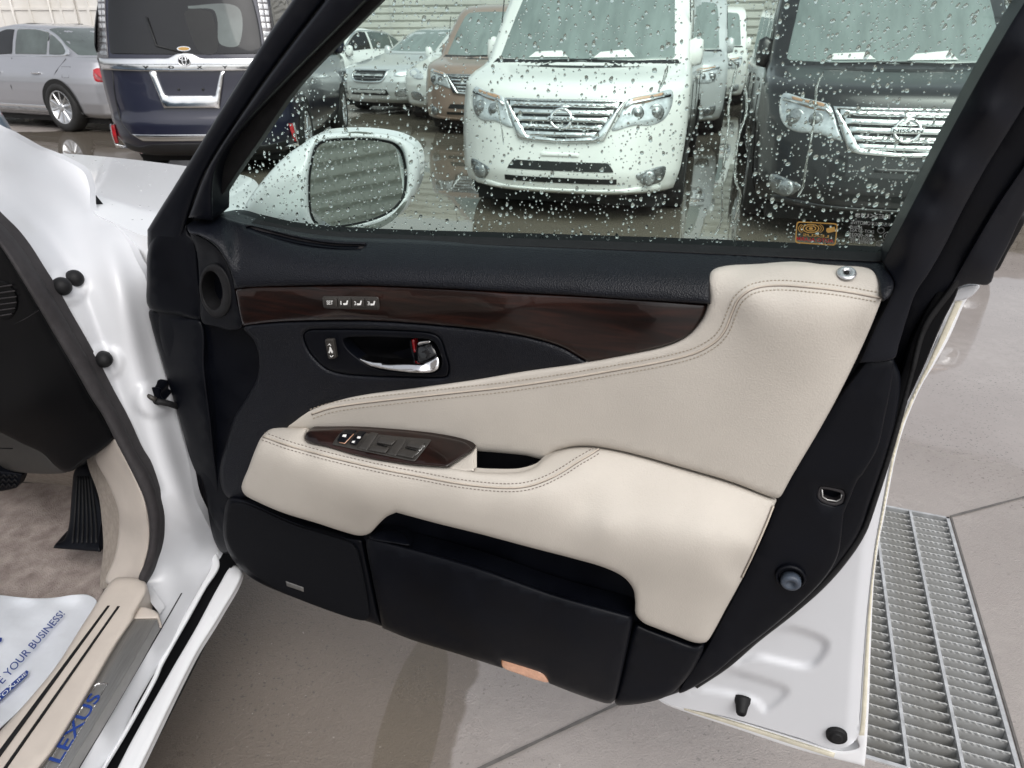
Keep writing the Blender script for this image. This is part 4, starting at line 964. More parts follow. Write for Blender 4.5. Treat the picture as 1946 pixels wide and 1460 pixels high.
# fender and bonnet top (the far rim is where the sheet turns down)
fend = [(60, 284), (92, 291), (138, 293), (230, 301), (355, 316), (430, 327), (478, 339), (492, 356), (480, 400), (455, 440), (400, 452), (300, 452), (264, 445), (220, 425), (180, 405), (176, 395), (171, 355), (158, 324), (120, 303)]
fen_w = [(60, 284, .925), (92, 291, .925), (138, 293, .92), (230, 301, .905), (355, 316, .885), (430, 327, .872), (478, 339, .862), (490, 365, .865), (455, 440, .900), (400, 452, .925), (300, 452, .948), (264, 445, .955), (180, 405, .968), (171, 355, .965), (150, 318, .945), (300, 380, .935), (380, 400, .925), (240, 350, .942), (410, 360, .905)]
fen = zp('fender', fend, fen_w, M['white'], fr=0, skirt=.10, step=6, grid=12)
_fl = spline([(150, 317), (160, 328), (171, 355), (176, 395)], 5, False); tube('shut_line', ZF.hit(_fl + (3, 0), TPS(fen_w)(_fl + (3, 0)) + .0005), .0022, M['blk_dark'], car, n=5)
# side skin of the fender down to the arch, and bonnet sheet further across
def quadgrid(name, P, mat, parent=car):
    P = np.array(P, float); a, b_ = P.shape[:2]
    return link_mesh(name, P.reshape(-1, 3), [(i*b_+j, i*b_+j+1, (i+1)*b_+j+1, (i+1)*b_+j) for i in range(a-1) for j in range(b_-1)], mat, parent)
ys = [1.22, 1.5, 1.9, 2.4]; quadgrid('fender_side', [[(-.50 - .01*k + (0 if z < .8 else -.03), y, z) for z in (.30, .55, .80, .93 - .03*k)] for k, y in enumerate(ys)], M['white'])
# door aperture: A-post, jamb and sill in one white pressing
JL = [(0, 424), (20, 444), (44, 475), (68, 513), (96, 557), (123, 605), (151, 653), (178, 701), (205, 753), (233, 804), (260, 862), (284, 901), (298, 942), (306, 983), (304, 1024), (298, 1057), (288, 1090), (279, 1108)]
JR = [(175, 403), (212, 427), (240, 455), (260, 496), (277, 530), (281, 571), (286, 605), (298, 660), (315, 718), (332, 773), (346, 828), (358, 876), (370, 942), (386, 979), (405, 1016), (414, 1045)]
SR = [(419, 1078), (394, 1115), (362, 1172), (312, 1259), (300, 1284), (247, 1382), (201, 1460), (150, 1550)]
SLI = [(80, 1540), (136, 1448), (205, 1337), (255, 1254), (298, 1178), (303, 1168), (284, 1140)]
jamb = [(-60, 330, 1), (-60, 225), (0, 247), (33, 263), (66, 281), (92, 291), (120, 303), (157, 325), (170, 356)] + JR + SR + SLI + JL[::-1] + [(-60, 370)]
zs_ = .352
jw = [(-60, 225, 1.22), (0, 247, 1.24), (92, 291, 1.34), (157, 325, 1.36), (175, 403, 1.30), (212, 427, 1.22), (277, 530, 1.135), (298, 660, 1.12), (332, 773, 1.10), (358, 876, 1.085), (386, 979, 1.07), (-60, 370, 1.06), (0, 424, 1.045), (68, 513, 1.035), (123, 605, 1.03), (178, 701, 1.025), (233, 804, 1.02), (284, 901, 1.012), (304, 983, 1.005), (298, 1057, .995), (279, 1108, .985),
      zc(414, 1045, .345), zc(419, 1078, zs_ - .02), zc(362, 1172, zs_ - .02), zc(312, 1259, zs_ - .02), zc(247, 1382, zs_ - .02), zc(201, 1460, zs_ - .02), zc(150, 1550, zs_ - .02),
      zc(80, 1540, .372), zc(136, 1448, .372), zc(205, 1337, .372), zc(255, 1254, .372), zc(298, 1178, .372), zc(330, 1130, .362), zc(350, 1080, .362), zc(290, 1240, .366), zc(200, 1400, .366)]
jt0 = TPS(jw)
RIDGE = spline([(-60, 268), (20, 302), (90, 348), (150, 402), (195, 462), (226, 540), (244, 620), (264, 700), (292, 790), (320, 880), (345, 960), (368, 1030)], 10, False)
RIDGE2 = spline([(-60, 330), (0, 372), (60, 420), (118, 488), (160, 560), (190, 640), (222, 730), (258, 830), (296, 930)], 10, False)
def jt(q):
    q = np.asarray(q, float); d = seg_dist(q, RIDGE, False); i = np.argmin(((q[:, None] - RIDGE[None]) ** 2).sum(2), 1)
    t = np.gradient(RIDGE, axis=0)[i]; sd = t[:, 0] * (q - RIDGE[i])[:, 1] - t[:, 1] * (q - RIDGE[i])[:, 0]
    wl, wr = 34.0, 26.0; wd = np.where(sd > 0, wl, wr)
    fade = np.clip((1060 - q[:, 1]) / 120, 0, 1)
    r = jt0(q) - .020 * fade * np.exp(-(d / wd) ** 2)
    d2 = seg_dist(q, RIDGE2, False); r = r + .007 * fade * np.exp(-(d2 / 13) ** 2)
    for cx, cy in ((130, 545), (197, 690), (292, 760)):
        e = np.hypot((q[:, 0] - cx) / 34, (q[:, 1] - cy) / 30); r = r - .006 * np.clip(1.25 - e, 0, .35) / .35
    return r
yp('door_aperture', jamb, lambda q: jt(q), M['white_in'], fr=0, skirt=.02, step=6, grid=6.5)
# body-coloured rocker below, with the dark gap
zp('sill_gap', [(450, 1060), (432, 1090), (300, 1330), (225, 1462), (170, 1560), (140, 1560), (190, 1462), (290, 1284), (392, 1104), (412, 1040)], .336, M['blk_dark'], fr=0, skirt=0, grid=60)
zp('rocker_panel', [(440, 1074), (462, 1088), (420, 1168), (370, 1250), (267, 1460), (215, 1565), (166, 1565), (221, 1460), (249, 1406), (318, 1283), (371, 1192), (417, 1107)], .339, M['white'], fr=6, fd=.012, skirt=.008, step=8, grid=12)
zp('sill_lip', [(404, 1042), (412, 1052), (417, 1076), (392, 1116), (362, 1170), (310, 1262), (298, 1290), (245, 1386), (199, 1462), (150, 1550), (141, 1550), (192, 1462), (240, 1380), (292, 1284), (304, 1254), (352, 1166), (384, 1110), (402, 1076)], .344, M['white'], fr=3, fd=.003, skirt=.002, step=8, grid=14)
# seam line along the sill
_sq = spline([(345, 1128), (300, 1206), (240, 1308), (180, 1410), (150, 1460)], 10, False)
tube('sill_seam', YF.hit(_sq, jt(_sq)), .0012, M['rubber_grey'], car, n=5)
# black rubber behind the door, between fender and post
yp('gap_rubber', [(174, 404), (200, 412), (263, 444), (300, 440), (320, 500), (320, 620), (290, 640), (280, 560), (262, 500), (240, 455), (212, 427)], [(174, 404, 1.335), (263, 444, 1.22), (300, 600, 1.16), (240, 455, 1.22), (320, 500, 1.16)], M['rubber'], fr=4, fd=.006, skirt=.02, step=6, grid=14)
# rubber door seal on the aperture
WI = [(0, 468), (34, 520), (75, 588), (103, 636), (144, 705), (171, 753), (195, 790), (217, 833), (252, 900), (259, 905), (275, 950), (284, 996), (283, 1037), (275, 1070), (263, 1100)]
WI = [p for p in WI if p != (259, 905)]
yp('door_seal', [(-60, 370)] + JL + [(274, 1116)] + WI[::-1] + [(-60, 400)], lambda q: jt0(q) - .026, M['rubber_grey'], fr=9, fd=.014, skirt=.02, step=7, grid=14)
# dashboard end, lower cover, vent
yp('dashboard', [(-80, 380), (0, 462), (34, 516), (75, 584), (103, 632), (144, 701), (171, 749), (195, 787), (216, 830), (210, 842), (182, 864), (158, 879), (140, 894), (123, 897), (106, 887), (81, 862), (40, 842), (0, 822), (-80, 790)],
   [(-80, 400, 1.12), (0, 462, 1.06), (103, 632, 1.04), (216, 830, 1.03), (158, 879, 1.06), (123, 897, 1.085), (0, 822, 1.16), (60, 780, 1.08), (120, 840, 1.075), (20, 600, 1.08), (-80, 790, 1.24), (60, 852, 1.13)], M['blk_dark'], fr=7, fd=.012, skirt=.3, step=7, grid=12)
dsh = TPS([(-80, 400, 1.12), (0, 462, 1.06), (103, 632, 1.04), (20, 600, 1.08), (60, 780, 1.08), (-80, 790, 1.24)])
tube('dash_seam', YF.hit(spline([(-20, 627), (10, 621), (45, 606), (74, 588)], 6, False), dsh(spline([(-20, 627), (10, 621), (45, 606), (74, 588)], 6, False)) + .001), .0012, M['blk_dark'], car, n=5)
tube('dash_seam', YF.hit(spline([(-20, 628), (10, 622.5), (45, 607.5), (74, 590)], 6, False), dsh(spline([(-20, 628), (10, 622), (45, 607), (74, 590)], 6, False)) - .0005), .0006, M['rubber_grey'], car, n=5)
yp('air_vent', ell(6, 572, 27, 38, 24, -10), lambda q: dsh(q) - .002, M['blk_dark'], fr=3, fd=.003, skirt=.01, step=4, grid=10)
for k in range(6):
    y = 545 + k * 11; xr = 6 + 25 * math.sqrt(max(0, 1 - ((y - 572) / 36) ** 2)); q = np.array([(-22, y + 4), (xr, y - 3)], float)
    tube('vent_slat', YF.hit(q, dsh(q) - .005), .0013, M['rubber_grey'], car, n=6)
yp('knee_cover', [(-80, 790), (0, 818), (40, 838), (81, 858), (106, 884), (128, 897), (100, 901), (60, 900), (30, 897), (0, 890), (-80, 880)], [(-80, 790, 1.30), (0, 822, 1.24), (81, 860, 1.17), (125, 897, 1.12), (0, 890, 1.24)], M['satin'], fr=4, fd=.006, skirt=.2, step=7, grid=16)
tube('cover_line', YF.hit(np.array([(-5, 852), (24, 852.5)], float), np.array([1.19, 1.185])), .0012, M['blk_dark'], car, n=5)
# beige kick panel and felt
yp('kick_panel', [(182, 866), (217, 834), (234, 862), (256, 906), (275, 950), (284, 996), (283, 1037), (275, 1070), (263, 1102), (202, 1108), (218, 1057), (226, 1008), (224, 967), (205, 918)],
   [(182, 866, 1.10), (217, 834, 1.035), (284, 996, 1.01), (263, 1102, .995), (202, 1108, 1.03), (226, 1008, 1.075), (205, 918, 1.10), (250, 980, 1.03)], M['beige_pl'], fr=5, fd=.008, skirt=.02, step=6, grid=12)
yp('felt_side', [(165, 872), (185, 866), (208, 918), (228, 967), (230, 1008), (222, 1057), (205, 1115), (190, 1118), (196, 1045), (194, 996), (187, 942)], [(165, 872, 1.20), (208, 918, 1.11), (230, 1008, 1.08), (190, 1118, 1.06), (194, 996, 1.14)], M['felt'], fr=3, fd=.004, skirt=.03, step=7, grid=12)
# footwell: floor carpet, back wall, foot rest, pedal
zp('floor_carpet', [(-420, 880), (0, 912), (40, 918), (100, 917), (138, 920), (190, 940), (200, 1045), (196, 1120), (186, 1150), (150, 1210), (60, 1340), (-20, 1420), (-90, 1480), (-420, 1480)], [(-420, 880, .295), (-420, 1480, .25), (138, 915, .285), (190, 1100, .262), (0, 1130, .255), (-20, 1420, .25)], M['carpet'], fr=0, skirt=.02, step=10, grid=10)
yp('footwell_wall', [(-420, 830), (60, 880), (150, 880), (205, 900), (205, 960), (140, 925), (-420, 925)], [(-420, 860, 1.60), (205, 900, 1.30), (140, 925, 1.42), (-90, 925, 1.55)], M['felt'], fr=0, skirt=0, grid=30)
fr_w = [(141, 896, 1.26), (170, 898, 1.24), (195, 977, 1.18), (191, 1048, 1.11), (101, 1041, 1.145), (131, 997, 1.19)]
yp('foot_rest', [(143, 892), (165, 882), (172, 898), (184, 938), (196, 977), (193, 1002), (190, 1027), (191, 1049, 1), (101, 1042, 1), (106, 1033), (121, 1027), (131, 997), (137, 928)], fr_w, M['blk'], fr=4, fd=.006, skirt=.04, step=6, grid=12)
ft = TPS(fr_w)
for k in range(6):
    a = np.array([(147 + k * 5, 905), (141 + k * 8.4, 1000), (138 + k * 9, 1032)], float); a = spline([tuple(p) for p in a], 10, False)
    tube('foot_rest_rib', YF.hit(a, ft(a) - .001), .0022, M['rubber'], car, n=6)
yp('brake_pedal', [(-20, 893), (0, 895), (44, 900, 1), (36, 922), (30, 928), (0, 934), (-20, 936)], 1.22, M['blk'], fr=3, fd=.004, skirt=.02, step=5, grid=10)
for k in range(3):
    for j in range(4):
        x, y = -4 + j * 11 - k * 1, 904 + k * 9; a = np.array([(x - 5, y + 4), (x, y - 2), (x + 5, y + 4)], float)
        tube('pedal_rib', YF.hit(a, np.full(3, 1.218)), .0016, M['rubber'], car, n=5)
# sill trim: beige cover with two black strips, steel plate with lettering
TRZ = .408
zp('sill_trim', [(222, 1098), (263, 1099), (276, 1106), (280, 1122), (257, 1166), (253, 1178), (222, 1224), (177, 1301), (103, 1424), (74, 1462), (20, 1550, 1), (-90, 1520, 1), (-40, 1440), (0, 1390), (41, 1345), (103, 1271), (156, 1189), (185, 1144), (203, 1115)], TRZ, M['beige_pl'], fr=7, fd=.012, skirt=.04, step=7, grid=14)
for a, b_, c, d in (((204, 1151), (209, 1151), (1, 1437), (-5, 1429)), ((223, 1152), (228, 1152), (11, 1464), (3, 1464))):
    zp('tread_strip', sharp([a, b_, (c[0] - 20, c[1] + 28), (d[0] - 20, d[1] + 28)]), TRZ + .0025, M['rubber'], fr=1.2, fd=.002, skirt=.004, step=10, grid=12)
zp('scuff_end_cap', [(252, 1177, 1), (268, 1154), (288, 1158), (302, 1167), (302, 1176, 1)], .396, M['beige_pl'], fr=3, fd=.004, skirt=.02, step=4, grid=8)
PLZ = .396
zp('scuff_plate', sharp([(252, 1177), (299, 1178), (256, 1254), (206, 1337), (137, 1448), (80, 1540), (20, 1550), (74, 1464), (103, 1425), (177, 1302), (222, 1224)]), PLZ, M['steel'], fr=2, fd=.002, skirt=.02, step=8, grid=14)
zp('plate_frame', [spline(sharp([(181, 1297), (206, 1298), (176, 1350), (110, 1462), (60, 1540), (30, 1540), (98, 1437), (140, 1368)]), 8), spline(sharp([(184, 1300), (203, 1301), (173, 1350), (106, 1462), (58, 1536), (34, 1536), (101, 1437), (143, 1368)]), 8)], PLZ + .0012, M['chrome'], fr=.8, fd=.0006, skirt=.001, grid=30)
letters_px('sill_lettering', 'LEXUS', (114, 1451), (193, 1322), (91, 1444), ZF, PLZ + .0012, M['blue_print'], car)
# rubber plugs and the door check
def yd(px, py, y): return tuple(YF.hit(np.array([px, py], float), y))
for px, py, r_ in ((118, 541, .0125), (142, 526, .0120), (197, 679, .0118)):
    y = float(jt(np.array([[px, py]]))[0])
    lathe('rubber_plug', [(r_ * 1.0, -.004), (r_ * 1.12, .004), (r_ * 1.1, .012), (r_ * .85, .020), (r_ * .4, .0235), (0, .024)], yd(px - 2, py + 2, y), (.62, -.78, .08), M['rubber'], car, 24)
yp('check_bracket', [(266, 738), (274, 735), (302, 737), (308, 741), (305, 752), (312, 760), (306, 768), (296, 772), (280, 770), (268, 760)], lambda q: jt0(q) - .022, M['blk'], fr=2, fd=.004, skirt=.03, step=4, grid=7)
tube('check_arm', [yd(288, 762, 1.055), yd(305, 764, 1.058), yd(320, 767, 1.065), yd(345, 775, 1.09)], .0055, M['rubber'], car, n=8)
tube('check_pin', [yd(280, 752, 1.05), yd(296, 760, 1.05)], .004, M['satin'], car, n=8)
# the roof, screen and cabin above and left of view, shading the footwell
quadgrid('roof', [[(-.80 - .35*k, y, 1.40 + .06*math.sin(math.pi*k/4) - .10*abs(i-1)) for k in range(5)] for i, y in enumerate((.55, -.1, -.9))], M['white'])
tube('roof_post', [(-.885, 1.31, 1.07), (-.93, 1.20, 1.13), (-.86, .9, 1.28), (-.78, .55, 1.38), (-.74, .1, 1.42)], .035, M['white'], car, n=10)
box('dash_body', (-1.66, 1.42, .78), (1.06, .42, .42), M['blk'], car, bev=.05)
box('seat_base', (-1.02, .12, .48), (.50, .52, .22), M['leather'], car, bev=.05)
box('seat_backrest', (-1.02, -.24, .82), (.48, .16, .62), M['leather'], car, bev=.05)
box('floor_pan', (-1.35, .35, .20), (1.5, 2.6, .04), M['under'], car)
# rain on the bonnet and fender
fq = np.c_[RNG.uniform(60, 360, 700), RNG.uniform(285, 440, 700)]; fp_ = spline(fend, 12)
fq = fq[inside(fq, fp_) & (seg_dist(fq, fp_) > 2)]; fq = fq[RNG.random(len(fq)) < np.clip(1.1 - (fq[:, 1] - 290) / 45, .05, 1)]
ftp = TPS(fen_w); P = ZF.hit(fq, ftp(fq)); gx = ZF.hit(fq + (2, 0), ftp(fq + (2, 0))) - P; gy = ZF.hit(fq + (0, 2), ftp(fq + (0, 2))) - P
nn = np.cross(gy, gx); nn /= np.linalg.norm(nn, axis=1)[:, None]; nn[nn[:, 2] < 0] *= -1
_n = nn.mean(0); _n /= np.linalg.norm(_n); _r = np.array([1.0, 0, 0]) - _n[0] * _n; _r /= np.linalg.norm(_r); _u = np.cross(_n, _r)
M['bead'] = material('rain_bead', (.66, .68, .70), .04, coat=1, spec=.8, var=.05, vscale=60)
o = drops('rain_beads', P + _n * .0005, RNG.uniform(.0010, .0026, len(P)), np.ones(len(P)), np.zeros(len(P)), car, _n, _u, _r, .5, 8)
rim_px = spline([(2, 247), (33, 262), (66, 280), (92, 290), (138, 292), (230, 300), (350, 315)], 4.2, False) + RNG.normal(0, .7, (88, 2)) if False else spline([(2, 248), (33, 264), (66, 282), (92, 292), (138, 294), (230, 302), (350, 317)], 4.2, False)

# ------------------------------------------------------------------ printed paper mat in the footwell
mz = .268
mat_ = pad('paper_floor_mat', [(-90, 1120), (0, 1131), (62, 1137), (103, 1136), (136, 1131), (164, 1130), (178, 1136), (184, 1144), (156, 1190), (103, 1271), (41, 1345), (0, 1384), (-90, 1470)],
    lambda q: mz + .0022 * np.sin(q[:, 0] / 37 + q[:, 1] / 61 + 1.5 * np.sin(q[:, 1] / 47)) + .0012 * np.sin(q[:, 0] / 15 - q[:, 1] / 39) + .012 * np.clip((1150 - q[:, 1]) / 20, 0, 1) * np.sin(q[:, 0] / 28) ** 2, M['paper'], None, fam=ZF, fr=2, fd=.001, skirt=.001, step=6, grid=8)
tag(mat_, 'white paper floor mat with blue lettering in the footwell', 'floor mat')
letters_px('mat_lettering', 'PRECIATE YOUR BUSINESS!', (-62, 1376), (124, 1167), (-74, 1366), ZF, mz + .009, M['blue_print'], mat_)
zp_ = lambda nm, px, w_, mt: pad(nm, sharp(px), w_, M[mt], mat_, fam=ZF, fr=0, skirt=0, grid=60)
zp_('mat_logo', [(-30, 1360), (-36, 1350), (50, 1274), (54, 1276), (52, 1284)], mz + .009, 'blue_print')
letters_px('mat_logo', 'AUTO', (-24, 1352), (17, 1315), (-28, 1346), ZF, mz + .0105, M['paper'], mat_)
letters_px('mat_logo', 'X', (18, 1314), (30, 1302), (10, 1308), ZF, mz + .0105, M['paper'], mat_)
letters_px('mat_logo', 'LINE', (29, 1303), (51, 1281), (26, 1299), ZF, mz + .0105, M['paper'], mat_)
zp_('mat_logo', [(-3, 1222), (-3, 1212), (4, 1212), (3, 1219)], mz + .009, 'blue_print')

# ================================================================== parked vehicles
class Shell:
    """a vehicle body lofted through plan outlines: rows (z, y_front, y_rear, half width, front sweep, rear sweep)"""
    def __init__(s, rows, p=3.2):
        s.r = np.array(rows, float); s.p = p
        s.M = Matrix.Identity(4)
    def at(s, z):
        z = np.asarray(z, float); c = [np.interp(z, s.r[:, 0], s.r[:, k]) for k in range(1, 6)]
        return c
    def front(s, x, z):
        yf, yr, hw, sf, sr = s.at(z); return yf + sf * np.clip(np.abs(x) / hw, 0, 1) ** s.p
    def rear(s, x, z):
        yf, yr, hw, sf, sr = s.at(z); return yr - sr * np.clip(np.abs(x) / hw, 0, 1) ** s.p
    def side(s, y, z):
        yf, yr, hw, sf, sr = s.at(z)
        return hw
    def mesh(s, name, mat, parent, nrow=46, nx=22):
        zs = np.linspace(s.r[0, 0], s.r[-1, 0], nrow); t = np.linspace(-1, 1, nx + 1); t = np.sign(t) * np.abs(t) ** .62
        verts = []; faces = []
        for z in zs:
            hw = s.at(z)[2]
            loop = [(a * hw, float(s.front(a * hw, z)), z) for a in t]
            yb = float(s.rear(hw, z)); yf = loop[-1][1]
            loop += [(hw, yf + (yb - yf) * k / 8, z) for k in range(1, 8)]
            loop += [(a * hw, float(s.rear(a * hw, z)), z) for a in t[::-1]]
            loop += [(-hw, yb + (yf - yb) * k / 8, z) for k in range(1, 8)]
            verts += loop
        n = len(loop)
        for i in range(nrow - 1):
            for j in range(n): faces.append((i*n + j, i*n + (j+1) % n, (i+1)*n + (j+1) % n, (i+1)*n + j))
        faces.append(tuple((nrow-1)*n + j for j in range(n))); faces.append(tuple(range(n))[::-1])
        return link_mesh(name, verts, faces, mat, parent)
class OnFront:
    sgn = 1
    def __init__(s, sh, rear=False): s.sh = sh; s.rear = rear; s.dir = np.array([0, 1.0 if rear else -1.0, 0])
    def hit(s, p, w):
        p = np.asarray(p, float) / 100; x, z = p[..., 0], p[..., 1]
        y = s.sh.rear(x, z) + w if s.rear else s.sh.front(x, z) - w
        return np.stack([x, y, z], -1)
class OnSide:
    sgn = 1
    def __init__(s, sh, sx): s.sh = sh; s.sx = sx; s.dir = np.array([sx, 0, 0.0])
    def hit(s, p, w):
        p = np.asarray(p, float) / 100; y, z = p[..., 0], p[..., 1]; return np.stack([s.sx * (s.sh.side(y, z) + w), y, z], -1)
def to_local(px, sh, loc, a, rear=False):
    """trace pixel outlines of the photographed vehicle back onto its shell: local (x, z) in cm"""
    px = np.asarray([p[:2] for p in px], float); d = ray(px[:, 0], px[:, 1]); c, s_ = math.cos(a), math.sin(a)
    L = np.array(loc); rot = lambda v: np.stack([v[..., 0]*c - v[..., 1]*s_, v[..., 0]*s_ + v[..., 1]*c, v[..., 2]], -1)
    o = rot(C0 - L); dl = rot(d); res = []
    for k in range(len(px)):
        ts = np.linspace(2, 14, 2400); q = o + dl[k] * ts[:, None]
        f = q[:, 1] - (sh.front(q[:, 0], np.clip(q[:, 2], sh.r[0, 0], sh.r[-1, 0])))
        i = np.argmax(f > 0); res.append((q[i, 0] * 100, q[i, 2] * 100))
    return res
def wheel(parent, x, y, r, sx, mat_rim='alloy', spokes=10, w=.20):
    ax = (sx, 0, 0); O = (x - sx * w * .5, y, r)
    t = lathe('wheel', [(r * .66, 0), (r * .9, 0), (r, .03), (r, w - .03), (r * .93, w), (r * .70, w + .002), (r * .68, w - .03), (r * .66, .06)], O, ax, M['tyre'], parent, 36)
    lathe('rim', [(r * .69, w - .02), (r * .68, w - .001), (r * .64, w - .006), (r * .62, w - .05), (r * .60, .06)], O, ax, M[mat_rim], t, 36)
    lathe('hub_cap', [(r * .17, w - .03), (r * .16, w - .008), (r * .10, w - .002), (0, w - .001)], O, ax, M[mat_rim], t, 18)
    lathe('brake_disc', [(r * .60, w * .35), (0, w * .35)], O, ax, M['under'], t, 24)
    for k in range(spokes):
        a = 2 * math.pi * k / spokes + .2
        p = lambda rr, da, h: (O[0] + sx * h, y + rr * math.cos(a + da), r + rr * math.sin(a + da))
        q = [p(r*.12, -.35, w-.03), p(r*.12, .35, w-.03), p(r*.65, .10, w-.02), p(r*.65, -.10, w-.02), p(r*.12, 0, w-.008), p(r*.65, 0, w-.004)]
        link_mesh('spoke', q, [(0, 4, 5, 3), (4, 1, 2, 5), (0, 1, 4), (3, 5, 2)], M[mat_rim], t, smooth=False)
    return t
def mirror_pod(parent, mat, sx, x, y, z, s=1.0):
    sh = [(-.10, .02), (-.06, .10), (.0, .125), (.05, .10), (.06, .0), (.05, -.07), (-.02, -.085), (-.09, -.05)]
    vv = []; ff = []
    for k, (f, dy) in enumerate(((.75, -.07), (1.0, -.045), (1.0, .03), (.97, .04))):
        for a, b_ in sh: vv.append((sx * (x + .11 * s + a * f * s), y + dy * s, z + b_ * f * s * 1.15))
    n = len(sh)
    for i in range(3):
        for j in range(n): ff.append((i*n+j, i*n+(j+1) % n, (i+1)*n+(j+1) % n, (i+1)*n+j))
    ff.append(tuple(range(n))[::-1]); ff.append(tuple(3*n + j for j in range(n)))
    o = link_mesh('door_mirror', vv, ff, mat, parent)
    box('mirror_arm', (sx * (x + .02 * s), y + .01, z - .06 * s), (.10 * s, .05, .10 * s), M['bumper_blk'], parent)
    return o

VAN_ROWS = [(.205, .10, 4.50, .74, .30, .06), (.235, .02, 4.58, .80, .33, .08), (.36, -.02, 4.66, .835, .36, .10), (.50, .00, 4.68, .845, .37, .10), (.62, .02, 4.68, .848, .36, .10), (.76, .045, 4.68, .847, .36, .10), (.90, .085, 4.68, .842, .36, .12), (.955, .13, 4.68, .84, .34, .12),
            (.985, .26, 4.67, .835, .28, .12), (1.025, .50, 4.67, .825, .20, .12), (1.055, .72, 4.66, .815, .17, .12), (1.08, .79, 4.65, .805, .16, .12), (1.40, 1.13, 4.60, .775, .16, .12), (1.68, 1.47, 4.50, .735, .16, .14), (1.77, 1.62, 4.42, .71, .16, .2), (1.83, 1.85, 4.3, .66, .16, .3), (1.86, 2.3, 4.0, .55, .1, .3)]
VSH = Shell(VAN_ROWS)
def place(px, py, z, yl, a):
    d = ray(px, py); k = (z - CAMH) / d[2]; P = C0 + d * k
    return (P[0] - yl * math.sin(a), P[1] - yl * math.cos(a), 0.0)
YAW = R(15)
LOC_W = place(1068, 224, .74, .05, YAW); LOC_D = place(1722, 246, .74, .05, YAW)
tr = lambda px: to_local(px, VSH, LOC_W, YAW)
def mirx(o): return [(-p[0], *p[1:]) for p in o][::-1]
GR_OUT = tr([(1190, 190), (1149, 267), (1128, 270), (1075, 271)]); GR_IN = tr([(1183, 194), (1131, 260), (1074, 263)])
HL = tr([(1190, 195), (1202, 186), (1242, 178), (1276, 171), (1279, 190), (1272, 214), (1259, 230), (1237, 239), (1206, 239), (1163, 249), (1174, 226)])
HL_AMB = tr([(1204, 187), (1242, 180), (1262, 176), (1250, 189), (1200, 199)])
FOG = tr([(1209, 333), (1219, 327), (1264, 316), (1260, 341), (1246, 350), (1224, 352), (1212, 341)])
IN1 = tr([(1076, 307), (1156, 310), (1164, 322), (1166, 328), (1076, 324)]); IN2 = tr([(1076, 336), (1172, 341), (1172, 351), (1076, 349)])
